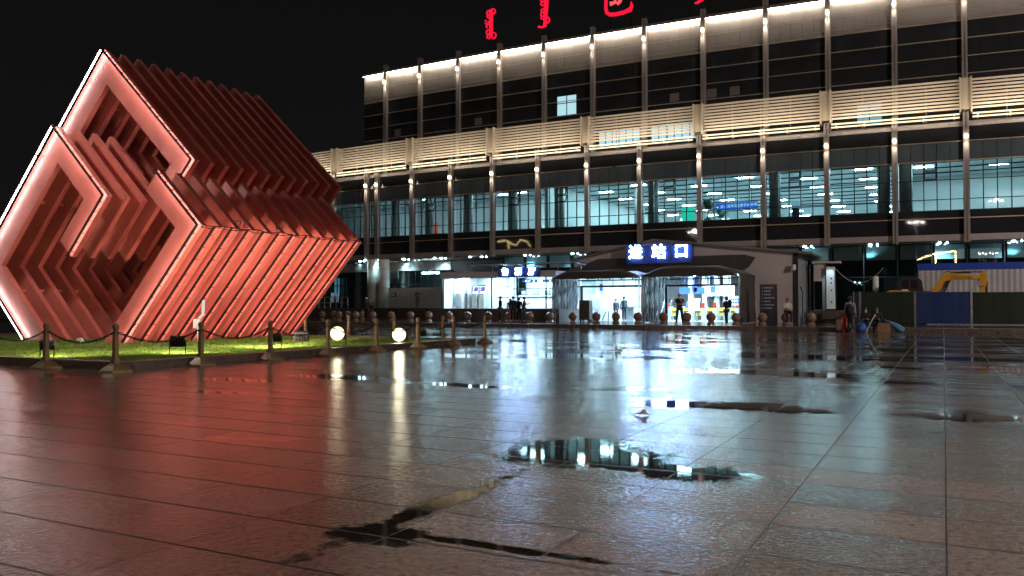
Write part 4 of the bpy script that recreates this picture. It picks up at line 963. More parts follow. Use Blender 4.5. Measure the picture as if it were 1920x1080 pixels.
g = MB(); a = EX(1664, 551)[0]; b_ = EX(1745, 551)[0]; g.box(a, b_, 57.2, 58.5, .95, 1.9); ep('upper_body', g, M['yellow'], bevel=.05)
for yy in (57.25, 58.5):
    g = MB(); x0_, x1_ = a + .2, b_ - .1
    pr = [(x0_, .45)] + [(x1_ - .3 + .3 * math.sin(R(t)), .45 - .25 * math.cos(R(t))) for t in range(0, 181, 30)] + [(x0_ + .3 - .3 * math.sin(R(t)), .45 + .25 * math.cos(R(t))) for t in range(0, 181, 30)]
    g.prism(pr[1:], lambda u, v, q: (u, q, v), yy - .22, yy + .22); ep('track', g, M['rubber'])
g = MB(); g.box(a + .6, b_ - .6, 57.48, 58.26, .4, .94); ep('undercarriage', g, M['black'])
# vertical light box and pot behind the hoarding
xx, zz = P(1642, 535, 59.2); g = MB(); g.tube([(0, 0, zz - .55), (0, 0, zz + .38)], .18, 14); g.tube([(0, 0, 0.0), (0, 0, zz - .55)], .05, 8); obj_at('white_barrel', 'pale green white barrel on a post behind the green hoarding', 'barrel', g, M['white'], (xx, 59.2, .2))
g = MB(); g.prism([(0, .0), (0, 0)], lambda u, v, q: (u, q, v), 0, 1) if False else None
pts = []
a, c_, d_ = P(1568, 505, 59.5), P(1618, 530, 59.5), P(1656, 502, 59.5)
for k in range(21):
    t = k / 20; q = t - .5
    pts.append((a[0] + (d_[0] - a[0]) * t, 59.5, (a[1] + (d_[1] - a[1]) * t) - (4 * (.25 - q * q)) * ((a[1] + d_[1]) / 2 - c_[1])))
g = MB(); g.tube(pts, .018, 6); o = obj_at('hanging_cable', 'slack pale cable with small lights slung from the kiosk to the fence', 'cable', g, M['machine'], (0, 0, 0))
for k in (8, 10):
    g = MB(); g.ball(pts[k], .06, n=8, m=6); g.build('cable_lamp', em('cable_lamp_%d' % k, (.45, 1, .85), 3), o)
# ------------------------------------------------------------------ stone ball bollards
sb_ = thing('ball_bollard', 'x', 'bollard', (X(1521, 50.4), 50.4, .2), 0, 'stone ball bollards along the forecourt')
g = MB(); g.ball((0, 0, .42), .285, n=28, m=18); g.build('ball', M['ball'], sb_, smooth=True)
g = MB(); g.lathe([(.24, 0), (.24, .05), (.20, .09), (.17, .13), (.17, .17), (.20, .19)], 24); g.build('plinth', M['ball'], sb_, smooth=False)
sb_['label'] = 'stone ball bollard standing alone beside the bent black pole'
rowA = [1474, 1429, 1380, 1333, 1287.5, 1244, 1196, 1155, 1118, 1074, 1030.5, 993, 954, 915, 876.8, 842, 804, 769.6, 733.5, 699, 667, 635, 603.6]
names = ['stone ball bollard carrying the seated man in the pale shirt', 'stone ball bollard in front of the navy information board', 'stone ball bollard at the dark outer curtain of the tent under the big sign', 'stone ball bollard between the man with folded arms and the backpack person',
         'stone ball bollard half hidden by the man with folded arms', 'stone ball bollard before the middle tent curtain']
for k, px in enumerate(rowA):
    lab = names[k] if k < len(names) else f'stone ball bollard, {ORD[k - 6]} in the row from the middle tent curtain towards the red cube'
    dup(sb_, (X(px, 50.4), 50.4, .2), k * 1.3, lab)
for k, px in enumerate((679, 652, 626)): dup(sb_, (X(px, 54.8), 54.8, .2), k * .7, f'stone ball bollard of the rear row by the terrace, {ORD[k]} from the stone columns')

# ------------------------------------------------------------------ lawn with kerb, posts and chains
LX0, LX1, LY0, LY1 = -34.0, -14.28, 10.98, 24.85
g = MB(); KH = .165
g.box(LX0, LX1, LY0, LY0 + .22, -.02, KH); g.box(LX1 - .22, LX1, LY0 + .222, LY1 - .222, -.02, KH); g.box(LX0, LX1, LY1 - .22, LY1, -.02, KH); g.box(LX0, LX0 + .22, LY0 + .222, LY1 - .222, -.02, KH)
struct(g.build('lawn_kerb', M['kerb'], bevel=.015))
def lawnz(x, y): return .105 + .02 * math.sin(x * 1.3) * math.sin(y * .9)
g = MB(); nx, ny = 60, 40
vs = []
for j in range(ny + 1):
    for i in range(nx + 1):
        x = LX0 + .2 + (LX1 - LX0 - .4) * i / nx; y = LY0 + .2 + (LY1 - LY0 - .4) * j / ny; vs.append((x, y, lawnz(x, y)))
g.add(vs, [(j * (nx + 1) + i, j * (nx + 1) + i + 1, (j + 1) * (nx + 1) + i + 1, (j + 1) * (nx + 1) + i) for j in range(ny) for i in range(nx)])
struct(g.build('lawn_soil', M['soil']))
random.seed(5); g = MB(); V_ = []; F_ = []
for k in range(52000):
    if k < 26000:
        if random.random() < .6: x, y = LX1 - .24 - random.random() ** 1.5 * 4.5, random.uniform(LY0 + .25, LY1 - .25)
        else: x, y = random.uniform(-25, LX1 - .24), LY0 + .25 + random.random() ** 1.5 * 5
    else: x, y = random.uniform(-29, LX1 - .24), random.uniform(LY0 + .25, LY1 - .25)
    z = lawnz(x, y); a = random.uniform(0, PI); h = random.uniform(.025, .06); dx, dy = math.cos(a) * .008, math.sin(a) * .008
    o = len(V_); V_ += [(x - dx, y - dy, z - .004), (x + dx, y + dy, z - .004), (x + random.uniform(-.03, .03), y + random.uniform(-.03, .03), z + h)]; F_.append((o, o + 1, o + 2))
g.add(V_, F_); struct(g.build('lawn_grass', M['grass']), 'stuff')
po = thing('chain_post', 'x', 'bollard post', (-14.05, 10.65, 0), 0, 'square chain posts round the lawn')
g = MB(); q = .046
def frustum(g, a, b_, z0, z1): g.add([(-a, -a, z0), (a, -a, z0), (a, a, z0), (-a, a, z0), (-b_, -b_, z1), (b_, -b_, z1), (b_, b_, z1), (-b_, b_, z1)], [(3, 2, 1, 0), (4, 5, 6, 7), (0, 1, 5, 4), (1, 2, 6, 5), (2, 3, 7, 6), (3, 0, 4, 7)])
frustum(g, .215, .21, 0, .035); frustum(g, .20, .065, .035, .17); frustum(g, .062, .062, .17, .235); g.build('base', M['post'], po)
g = MB(); frustum(g, q, q * .92, .236, .80); g.build('shaft', M['post'], po, bevel=.012)
g = MB(); frustum(g, q * .86, q * .86, .80, .825); frustum(g, q * 1.0, q * 1.0, .825, .90); frustum(g, q * .9, q * .5, .90, .93); g.build('cap', M['post'], po, bevel=.008)
g = MB()
for s in (-1, 1): g.tube([(0, s * .046, .745), (0, s * .09, .745)], .014, 8); g.tube([(s * .046, 0, .745), (s * .09, 0, .745)], .014, 8)
g.build('chain_eye', M['chain'], po)
po['label'] = 'square brass coloured chain post at the lawn corner nearest the viewer'
side = [(-14.05, 10.65 + 2.06 * k) for k in range(1, 8)]
for k, (x, y) in enumerate(side):
    dup(po, (x, y, 0), 0, ['square chain post on the plaza side of the lawn, next beyond the near corner', 'square chain post on the plaza side beside a back turned floodlight', 'square chain post right under the glaring lamp close to the red cube',
                          'square chain post between the two glaring lamps', 'square chain post just past the second glaring lamp', 'square chain post one short of the far lawn corner', 'square chain post at the far lawn corner towards the ticket room'][k])
fr_posts = [(-16.15 - 2.1 * k, 10.65) for k in range(4)]
for k, (x, y) in enumerate(fr_posts): dup(po, (x, y, 0), 0, f'square chain post on the front side of the lawn, {ORD[k + 1]} counted from the near corner')
far = [(-15.75 - 2.1 * k, 25.07) for k in range(6)]
for k, (x, y) in enumerate(far): dup(po, (x, y, 0), 0, f'square chain post behind the lawn, {ORD[k]} from the far corner along the back edge')
# chains: one mesh per span, real links
def chain_mesh(Ls):
    g = MB(); n = int(Ls / .052)
    def cat(t): return .20 * (4 * (t - .5) ** 2 - 1)
    for k in range(n):
        t0, t1 = k / n, (k + 1) / n
        a = Vector((Ls * t0, 0, cat(t0))); b_ = Vector((Ls * t1, 0, cat(t1))); d = (b_ - a).normalized(); mid = (a + b_) / 2
        s1 = Vector((0, 1, 0)) if k % 2 else d.cross(Vector((0, 1, 0)))
        ring = [mid + d * (.040 * math.cos(q)) + s1 * (.020 * math.sin(q)) for q in [2 * PI * i / 8 for i in range(8)]]
        g.tube(ring + [ring[0]], .0075, 4, cap=False)
    return g
spans = []
pts = [(-14.05, 10.65)] + side
for a, b_ in zip(pts, pts[1:]): spans.append((a, b_, 'plaza side'))
pts = [(-14.05, 10.65)] + fr_posts
for a, b_ in zip(pts, pts[1:]): spans.append((a, b_, 'front side'))
pts = [side[-1]] + far
for a, b_ in zip(pts, pts[1:]): spans.append((a, b_, 'back side'))
proto = None; cnt = {}
for a, b_, sd in spans:
    dx, dy = b_[0] - a[0], b_[1] - a[1]; Ls = math.hypot(dx, dy); ux, uy = dx / Ls, dy / Ls; cnt[sd] = cnt.get(sd, 0) + 1
    lab = f'sagging iron chain on the {sd} of the lawn, {ORD[cnt[sd] - 1]} span from its corner'
    if proto is None:
        proto = chain_mesh(1.88).build('hanging_chain', M['chain'], None); o = proto
    else: o = proto.copy(); col.objects.link(o)
    o.location = (a[0] + ux * .09, a[1] + uy * .09, .745); o.rotation_euler = (0, 0, math.atan2(dy, dx)); o.scale = ((Ls - .18) / 1.88, 1, 1); tag(o, lab, 'chain', 'chains between the lawn posts')

# ------------------------------------------------------------------ red frame cube sculpture
Tc = cam2w((-15.64, 28.1, 10.538)); th_, ph_, pk = 0.497, 0.033, 0.663
e_ = cam2w((math.cos(th_), -math.sin(th_), 0)); nrm = cam2w((math.sin(th_), math.cos(th_), 0)); up = Vector((0, 0, 1)); aa = PI / 4 - ph_
U_ = math.cos(aa) * e_ - math.sin(aa) * up; Vv = -math.sin(aa) * e_ - math.cos(aa) * up
SB = Vector((Tc.x, Tc.y, .1)) + (U_ + Vv) * 0
SB = Vector((-21.5, 20.5, .1))
def S(u, v, k): return Tc + U_ * u + Vv * v + nrm * k
cube = thing('slatted_cube_sculpture', 'huge red slatted cube sculpture balanced on its edge on the lawn, outlined by strip lights', 'sculpture', SB)
zf = 0.04
def clip(poly):
    out_ = []
    for i in range(len(poly)):
        a, b_ = poly[i], poly[(i + 1) % len(poly)]; za, zb = S(*a, 0).z - zf, S(*b_, 0).z - zf
        if za >= 0: out_.append(a)
        if (za >= 0) != (zb >= 0):
            t = za / (za - zb); out_.append((a[0] + (b_[0] - a[0]) * t, a[1] + (b_[1] - a[1]) * t))
    return out_
def rect(u0, u1, v0, v1): return [(u0, v0), (u1, v0), (u1, v1), (u0, v1)]
UC, TK = 10.05, .185
def strip_parts(parent, runs, k0, mat, wl=.028):
    """LED profile in front of a plate: lamp towards the plate, dark cover outside. run = (u0,v0,u1,v1,du,dv) with (du,dv) pointing into the plate"""
    for (u0, v0, u1, v1, du, dv) in runs:
        gl, gh = MB(), MB()
        L_ = math.hypot(u1 - u0, v1 - v0); n_ = max(1, int(L_ / 1.25))
        for i in range(n_):
            a, b_ = i / n_ + .006, (i + 1) / n_ - .006
            a0_, b0_ = (a, b_); A = (u0 + (u1 - u0) * a, v0 + (v1 - v0) * a); B = (u0 + (u1 - u0) * b_, v0 + (v1 - v0) * b_)
            def pr(g, o0, o1, d0, d1):
                vs = []
                for (p, d) in ((A, d0), (A, d1), (B, d0), (B, d1)):
                    for o_ in (o0, o1): vs.append(S(p[0] + du * o_, p[1] + dv * o_, d))
                g.add(vs, [(0, 1, 3, 2), (4, 6, 7, 5), (0, 4, 5, 1), (2, 3, 7, 6), (0, 2, 6, 4), (1, 5, 7, 3)])
            pr(gl, .006, .006 + wl, k0 - .165, k0 - .13)
            A = (u0 + (u1 - u0) * i / n_, v0 + (v1 - v0) * i / n_); B = (u0 + (u1 - u0) * (i + 1) / n_, v0 + (v1 - v0) * (i + 1) / n_)
            pr(gh, -.012, .004, k0 - .175, k0 - .122)
            if not (u0 == u1 and du > 0): pr(gh, .0025, .006 + wl + .012, k0 - .178, k0 - .168)
            for t in (.2, .5, .8):
                c = S(A[0] + (B[0] - A[0]) * t - du * .03, A[1] + (B[1] - A[1]) * t - dv * .03, k0 - .11); gh.obox(c, U_ * .009, Vv * .009, nrm * .05)
        gl.build('strip_light', mat, parent, org=SB); gh.build('strip_cover', M['cable'], parent, org=SB)
def ground_v(u):  # v where the plate edge at u reaches the turf
    return (Tc.z - .12 - u * math.sin(aa)) / math.cos(aa)
vg = ground_v(UC)
ug = (Tc.z - .12 - 8.45 * math.cos(aa)) / math.sin(aa)
for k in range(15):
    g = MB(); polys = []
    if k <= 4:
        polys.append(rect(5.25, 6.1, 2.97, 4.76))
        if k <= 3: polys.append(rect(2.4, 6.1, 2.12, 2.97))
        else: polys.append(rect(5.25, 6.1, 2.12, 2.97))
        polys.append(rect(2.4, 3.33, 2.97 if k <= 3 else 4.3, 7.6))
    else: polys.append(rect(2.4, 3.33, 4.3, 7.6))
    polys.append(rect(2.4, 13, 7.6, 8.45))
    if k <= 11: polys += [rect(7.42, UC, 0, .80), rect(9.24, UC, .80, 13)]
    if k >= 3:
        polys += [rect(0, 6.44, 0, .86), rect(0, .95, .86, 4.3), rect(5.6, 6.44, .86, 2.11), rect(.95, 2.4, 3.45, 4.3)]
    if k >= 12: polys += [rect(7.3, 8.2, 4.3, 13)]
    if k in (6, 7, 8, 9): polys += [rect(5.0, 5.85, 4.9, 7.6)]
    for p in polys:
        p = clip(p)
        if len(p) > 2: g.prism(p, lambda u, v, q: S(u, v, q), k * pk, k * pk + TK)
    # cross rods that tie the plates together
    if k < 14:
        for (u, v) in ((2.9, 5.0), (9.6, 2.2), (4.2, 8.0)) if k <= 10 else ((2.9, 5.0),):
            g.bar(S(u, v, k * pk + TK), S(u, v, (k + 1) * pk), .10)
        if k >= 3: g.bar(S(.5, 2.0, k * pk + TK), S(.5, 2.0, (k + 1) * pk), .10); g.bar(S(4.5, .43, k * pk + TK), S(4.5, .43, (k + 1) * pk), .10)
    pl = g.build('slat_frame', M['red'], cube, org=SB)
    if k == 0:
        strip_parts(pl, [(2.4, 8.45, 2.4, 2.12, 1, 0), (2.4, 2.12, 6.1, 2.12, 0, 1), (6.1, 2.12, 6.1, 4.76, -1, 0), (2.4, 8.45, ug, 8.45, 0, -1), (7.42, 0, UC, 0, 0, 1), (UC, 0, UC, vg, -1, 0)], 0, M['led'])
    elif k == 3:
        strip_parts(pl, [(0, 4.3, 0, 0, 1, 0), (0, 0, 6.44, 0, 0, 1), (6.44, 0, 6.44, 1.5, -1, 0)], k * pk, M['led'])
        strip_parts(pl, [(UC, 0, UC, vg, -1, 0)], k * pk, M['led_soft'])
    elif k <= 11:
        strip_parts(pl, [(UC, 0, UC, vg, -1, 0)], k * pk, M['led_soft'])
g = MB(); random.seed(9)
pts = [S(UC + .03, -.03 + .03 * math.sin(i * 1.9), i * .36) for i in range(21)]; g.tube(pts, .018, 6)
for i in (4, 5, 9, 15, 20):
    c = S(UC - .15, -.08, i * .36); g.tube([c + Vector((.12 * math.cos(t), .03 * math.sin(3 * t), .10 * math.sin(t))) for t in [k * .5 for k in range(26)]], .014, 5)
pts = [S(UC + .02, .05 + .04 * math.sin(i * 2.3), i * .36) for i in range(21)]; g.tube(pts, .012, 6)
g.build('power_cable', M['cable'], cube, org=SB)
# floodlights on the lawn
def flood(label, x, y, tgt, power, lens='flood_dim', hgt=.18, sz=.16, col_=(1.0, .80, .58), spot=80, z0=.1):
    t = thing('floodlight', label, 'floodlight', (x, y, z0))
    d = (Vector(tgt) - Vector((x, y, z0 + hgt))).normalized(); q = d.to_track_quat('Y', 'Z'); c = Vector((0, 0, hgt + sz))
    ex_, ey_, ez_ = q @ Vector((1, 0, 0)), q @ Vector((0, 1, 0)), q @ Vector((0, 0, 1))
    g = MB(); g.obox(c, ex_ * sz, ey_ * .05, ez_ * sz * .75)
    for k in range(5): g.obox(c - ey_ * .075 + ex_ * sz * (-.8 + .4 * k), ex_ * .008, ey_ * .026, ez_ * sz * .6)
    g.build('housing', M['black'], t)
    g = MB()
    if lens in ('flood_lens', 'flood_soft'): g.ball((0, 0, 0), sz * .52, sz * .30, sz * .50, n=18, m=12); g.v = [c + ey_ * .05 + ex_ * a + ey_ * b_ + ez_ * d2 for a, b_, d2 in g.v]
    else: g.obox(c + ey_ * .053, ex_ * sz * .88, ey_ * .002, ez_ * sz * .64)
    g.build('lens', M[lens], t, smooth=True)
    if lens in ('flood_lens', 'flood_soft'): g = MB(); g.tube([c + ey_ * .052, c + ey_ * .058], sz * .86, 20); g.build('halo_disc', M['halo_disc'], t)  # added glowing disc, a warm halo given shape round the lens
    g = MB()
    for s in (-1, 1): g.bar(c + ex_ * s * (sz + .015), Vector((ex_.x * s * (sz + .015), ex_.y * s * (sz + .015), .02)), .018)
    g.bar((-ex_.x * sz, -ex_.y * sz, .02), (ex_.x * sz, ex_.y * sz, .02), .03, .02); g.bar((0, 0, -.06), (0, 0, .02), .03); g.build('bracket', M['black'], t)
    if power:
        l = light('flood_beam', 'SPOT', Vector((x, y, z0)) + c + ey_ * .09, power, col_, None, tgt, .08, spot=spot, blend=.9); l.parent = t; l.location = Vector(l.location) - Vector((x, y, z0))
    return t
def FG(px, py): return G(px, py, .1)
f1, f2, f3, f4, f5 = FG(333, 667), FG(88, 673), FG(517, 655), FG(565, 651), (-15.0, 22.6)
flood('black floodlight with its back turned, lighting the turf between the corner post and the next', f1[0], f1[1], (-20.5, 18.5, 3.2), 620, spot=172)
flood('small black floodlight lying behind the front chain near the corner', f2[0], f2[1], (-23.5, 20.5, 4.5), 450, sz=.13, spot=172)
flood('black floodlight half hidden behind a chain post under the cube', f3[0], f3[1], (-20, 20.5, 3), 1300, sz=.14, spot=172)
flood('dark square floodlight tipped on its corner on the lawn edge', f4[0], f4[1], (-19.5, 23.0, 3), 1200, hgt=.12, sz=.19)
flood('small low floodlight on thin legs behind the two glaring lamps', f5[0], f5[1], (-19.5, 24.0, 2), 0, sz=.12, lens='flood_dim')
xw_, yw_ = -14.7, 18.0; zz = 1.25 + (575 - 624) / 1561.0 * math.hypot(xw_, yw_)
flood('glaring floodlight facing the plaza, the one closer to the red cube', xw_, yw_, (xw_ * .4, yw_ * .4, 0.4), 40, 'flood_soft', hgt=zz - .1 - .22, sz=.22, spot=150, col_=(1, .85, .55))
xw_, yw_ = -14.7, 20.9; zz = 1.25 + (575 - 627) / 1561.0 * math.hypot(xw_, yw_)
flood('glaring floodlight facing the plaza, the one farther from the red cube', xw_, yw_, (xw_ * .4, yw_ * .4, 0.4), 60, 'flood_lens', hgt=zz - .1 - .24, sz=.24, spot=150, col_=(1, .85, .55))
# white rock, pump and pipe by the cube
xx, yy = G(150, 641, .12); g = MB(); random.seed(4); g.ball((0, 0, .06), .14, .1, .09, n=10, m=6); g.v = [(a + random.uniform(-.03, .03), b_ + random.uniform(-.03, .03), c + random.uniform(-.02, .02)) for a, b_, c in g.v]
obj_at('white_rock', 'small white rock on the turf under the cube', 'rock', g, M['rock'], (xx, yy, .1))
xx, yy = G(372, 640, .12); t = thing('light_stand', 'small tangled white lamp fitting standing against the cube slats', 'lamp', (xx, yy, .1))
g = MB(); g.tube([(.2, 0, .95), (.22, 0, 1.35)], .05, 10); g.build('tube', em('tube_white', (1, .95, .9), .7), t)
g = MB(); g.bar((0, 0, 0), (-.1, .05, .6), .04); g.bar((.1, 0, 0), (0, .05, .6), .04); g.bar((-.1, .05, .6), (.2, 0, .95), .05); g.box(-.18, .02, -.06, .06, .45, .75); g.bar((0, 0, .8), (.28, 0, .9), .04); g.build('bracket', M['paperwhite'], t)

# ------------------------------------------------------------------ street masts outside the frame that light the square; some mirror in the glass, some are added fill
def mast(label, x, y, h, power, heads=4, lens='mast_lens', colr=(1.0, .84, .76)):
    t = thing('light_mast', label, 'street lamp', (x, y, 0))
    g = MB(); g.tube([(0, 0, 0), (0, 0, h)], [.16, .08], 12); g.tube([(0, 0, 0), (0, 0, .4)], .3, 12)
    for k in range(heads): a = 2 * PI * k / heads; g.tube([(0, 0, h - .6), (math.cos(a) * .7, math.sin(a) * .7, h)], .04, 6)
    g.build('pole', M['steel'], t)
    for k in range(heads):
        a = 2 * PI * k / heads; g = MB(); g.lathe([(.05, .12), (.24, .1), (.26, .02), (.22, 0)], 14, (math.cos(a) * .8, math.sin(a) * .8, h)); g.build('lamp_head', M['black'], t)
        g = MB(); g.lathe([(.20, -.03), (.21, -.002)], 14, (math.cos(a) * .8, math.sin(a) * .8, h)); g.build('lens', M[lens], t)
    if power:
        l = light('mast_light', 'POINT', (0, 0, h + .2), power, colr, t, None, .15)
    return t
mast('tall white street mast behind the viewer towards the excavator side', 24.0, -27.0, 18.0, 2600)
mast('tall white street mast behind the viewer towards the cube side', -63.0, -27.0, 17.5, 1800)
mast('added fill lamp on an unseen mast beyond the frame edge on the excavator side', 34.0, 26.0, 16.0, 36000)  # added unseen mast: brightens annex and plaza, spares the cube front
nm_ = mast('added fill lamp on an unseen mast close behind the viewer', 7.0, -6.0, 13.0, 0)  # added unseen mast: its downward spot warms the foreground paving
light('mast_light', 'SPOT', (0, 0, 12.8), 5200, (1, .84, .76), nm_, (-.25, .45, 0), .4, spot=112, blend=.6).rotation_euler = Vector((-.25, .45, -1)).to_track_quat('-Z', 'Y').to_euler()
mast('tall street mast beyond the frame edge on the cube side', -27.5, 22.5 - 10.0, 11.0, 700, 4)
t = thing('candelabra_lamp', 'street candelabra with a crown of small globe lamps behind the viewer', 'street lamp', (18.0, -5.0, 0))
g = MB(); g.tube([(0, 0, 0), (0, 0, 7.2)], [.15, .08], 12)
hd = []
for k in range(8):
    a = 2 * PI * k / 8; q = 1.15; g.tube([(0, 0, 6.2), (math.cos(a) * q * .55, math.sin(a) * q * .55, 6.6), (math.cos(a) * q * .95, math.sin(a) * q * .95, 7.5), (math.cos(a) * q, math.sin(a) * q, 8.5)], .04, 6); hd.append((math.cos(a) * q, math.sin(a) * q, 8.6))
g.build('pole', M['cream'], t)
for h_ in hd:
    g = MB(); g.ball(h_, .09, n=12, m=8); g.build('globe', M['globe'], t)

t = thing('rope_light_figure', 'warm rope light outline on tall poles behind the viewer, mirrored in the dark glass', 'light decoration', (-80, -20, 0))
g = MB(); pts = [(-4.6, 12.4), (-4.5, 14.4), (-5.0, 15.2), (-4.4, 14.2), (-3.0, 14.0), (-1.2, 14.2), (.4, 13.4), (1.2, 13.2), (2.2, 14.2), (3.6, 13.8), (4.4, 12.8)]
g.tube([(a, 0, c) for a, c in pts], .04, 6); g.tube([(-.6, 0, 14.0), (-.5, 0, 12.2)], .04, 6); g.build('rope_light', M['rope_warm'], t)
for xx in (-4.0, 0.0, 4.0): g = MB(); g.tube([(xx, .2, 0), (xx, .2, 13.4)], [.14, .07], 8); g.build('pole', M['steel'], t)
t = thing('lit_frame', 'yellow lit steel arch behind the viewer, mirrored in the ground floor glass', 'light decoration', (12.3, -20, 0))
g = MB(); pts = [(-3.4, 8.6), (-2.0, 9.2), (.4, 9.5), (3.1, 9.9), (3.3, 9.9), (3.3, 5.5)]
g.tube([(a, 0, c) for a, c in pts], .08, 6); g.tube([(.5, 0, 9.5), (.5, 0, 5.5)], .08, 6); g.build('rope_light', M['rope_warm'], t)
for xx in (.5, 3.3): g = MB(); g.tube([(xx, 0, 0), (xx, 0, 5.48)], .1, 8); g.build('pole', M['steel'], t)

# ------------------------------------------------------------------ people
def skinmesh(name, verts, edges, radii, mat, parent, sub=1):
    me = bpy.data.meshes.new(name); me.from_pydata([Vector(v) for v in verts], edges, []); me.materials.append(mat)
    o = bpy.data.objects.new(name, me); col.objects.link(o); o.parent = parent
    o.modifiers.new('skin', 'SKIN'); 
    sv = me.skin_vertices[0].data
    for i, r in enumerate(radii):
        r = r if isinstance(r, tuple) else (r, r); sv[i].radius = r; sv[i].use_root = (i == 0)
    if sub: m_ = o.modifiers.new('sub', 'SUBSURF'); m_.levels = sub; m_.render_levels = sub
    for p in me.polygons: p.use_smooth = True
    o.modifiers['skin'].use_smooth_shade = True
    return o
def person(label, loc, rz, h=1.72, pose='stand', top=(.02, .02, .02), bottom=(.015, .015, .02), shoe=(.02, .02, .02), hairm=None, long_hair=False, sleeves=True, mask=False, skirt=False, seat=.5, group=None, hat=None):
    t = thing('person', label, 'person', loc, rz, group); s = h / 1.72
    sit = pose.startswith('sit')
    zb = (seat + .07 - .95) if sit else 0.0
    pel = Vector((0, 0, .95 + zb)); lean = -.05 if sit else 0
    sp_ = Vector((0, .01 + lean * .3, 1.14 + zb)); ch = Vector((0, .01 + lean, 1.34 + zb)); nk = Vector((0, lean * 1.2, 1.49 + zb)); hd_ = Vector((0, lean * 1.4 - .015, 1.60 + zb)); tp_ = Vector((0, lean * 1.4 - .01, 1.69 + zb))
    shL, shR = Vector((-.185, lean, 1.41 + zb)), Vector((.185, lean, 1.41 + zb))
    def arm(sd):
        x = sd * .185
        if pose == 'folded':
            if sd < 0: return [Vector((x * 1.25, -.06, 1.14)), Vector((.05, -.24, 1.16)), Vector((.12, -.25, 1.17))]
            return [Vector((x * 1.25, -.10, 1.16)), Vector((.06, -.22, 1.38)), Vector((.02, -.17, 1.49))]
        if pose == 'hold' or sit: return [Vector((x * 1.2, lean - .06, 1.13 + zb)), Vector((x * .55, lean - .30, 1.12 + zb)), Vector((x * .4, lean - .37, 1.15 + zb))]
        if pose == 'point' and sd > 0: return [Vector((x * 1.5, -.1, 1.2)), Vector((x * 1.6, -.34, 1.25)), Vector((x * 1.6, -.43, 1.27))]
        if pose == 'chin' and sd > 0: return [Vector((x * 1.2, lean - .14, 1.14 + zb)), Vector((x * .4, lean - .2, 1.40 + zb)), Vector((.03, lean - .15, 1.50 + zb))]
        return [Vector((x * 1.22, .02, 1.13)), Vector((x * 1.28, -.03, .88)), Vector((x * 1.28, -.05, .80))]
    def leg(sd):
        x = sd * .095
        if sit: return [Vector((x * 1.1, -.05, .92 + zb)), Vector((x * 1.35, -.44, seat + .06)), Vector((x * 1.3, -.40 + sd * .05, .10)), Vector((x * 1.5, -.56 + sd * .05, .04))]
        st = {'walk': .16}.get(pose, .02) * sd; sx = 1.9 if pose == 'folded' else 1.15
        return [Vector((x, 0, .90)), Vector((x * (1 + sx) / 2, -.02 - st * .6, .50)), Vector((x * sx, .02 - st, .09)), Vector((x * sx * 1.1, -.13 - st, .04))]
    V, E_, Rr = [], [], []
    def v(p, r): V.append(p * s); Rr.append(tuple(q * s for q in r) if isinstance(r, tuple) else r * s); return len(V) - 1
    i0 = v(pel, (.125, .085)); i1 = v(sp_, (.105, .075)); i2 = v(ch, (.115, .075)); i3 = v(nk, .055); i4 = v(hd_ - Vector((0, .005, .05)), (.070, .078)); i5 = v(hd_ + Vector((0, 0, .02)), (.076, .092)); i6 = v(tp_, (.055, .065))
    E_ += [(i0, i1), (i1, i2), (i2, i3), (i3, i4), (i4, i5), (i5, i6)]
    nz_ = v(hd_ + Vector((0, -.105, -.01)), .014); E_.append((i5, nz_))
    arms, legs = {}, {}
    for sd, sh in ((-1, shL), (1, shR)):
        a = arm(sd); arms[sd] = a; j0 = v(sh, .046); j1 = v(a[0], .038); j2 = v(a[1], .028); j3 = v(a[2], (.036, .02)); E_ += [(i2, j0), (j0, j1), (j1, j2), (j2, j3)]
        d = (a[2] - a[1]).normalized(); sdv = d.cross(Vector((0, 1, .3))).normalized(); cu = d.cross(sdv)
        for f in range(4):
            b0 = a[2] + d * .045 + sdv * (.027 - .018 * f); b1 = b0 + d * (.035 - .006 * abs(f - 1)) + cu * .012; q0 = v(b0, .0095); q1 = v(b1, .008); E_ += [(j3, q0), (q0, q1)]
        q0 = v(a[2] + sdv * .042 + d * .005, .010); q1 = v(a[2] + sdv * .055 + d * .035, .009); E_ += [(j3, q0), (q0, q1)]
        l_ = leg(sd); legs[sd] = l_; k0 = v(l_[0], .082); k1 = v(l_[1], .055); k2 = v(l_[2], .038); k3 = v(l_[3], (.036, .025)); E_ += [(i0, k0), (k0, k1), (k1, k2), (k2, k3)]
    skinmesh('body', V, E_, Rr, M['skin'], t)
    # top
    V, E_, Rr = [], [], []
    a0 = v(pel + Vector((0, 0, -.06)), (.162, .122)); a1 = v(sp_, (.150, .115)); a2 = v(ch, (.172, .122)); a3 = v(nk - Vector((0, 0, .035)), .072); E_ += [(a0, a1), (a1, a2), (a2, a3)]
    for sd, sh in ((-1, shL), (1, shR)):
        a = arms[sd]; j0 = v(sh, .072); E_.append((a2, j0))
        if sleeves: j1 = v(a[0], .056); j2 = v(a[1], .043); E_ += [(j0, j1), (j1, j2)]
        else: j1 = v(sh.lerp(a[0], .62), .062); E_.append((j0, j1))
    tn = 'top_cloth_%.3f_%.3f_%.3f' % top
    skinmesh('jacket' if sleeves else 'shirt', V, E_, Rr, cloth(tn, top), t)
    V, E_, Rr = [], [], []
    a0 = v(pel + Vector((0, 0, .02)), (.150, .112))
    for sd in (-1, 1):
        l_ = legs[sd]; k0 = v(l_[0], .096); k1 = v(l_[1], .073); k2 = v(l_[2] + Vector((0, 0, .02)), .058); E_ += [(a0, k0), (k0, k1), (k1, k2)]
    skinmesh('trousers', V, E_, Rr, cloth('bottom_cloth_%.3f_%.3f_%.3f' % bottom, bottom), t)
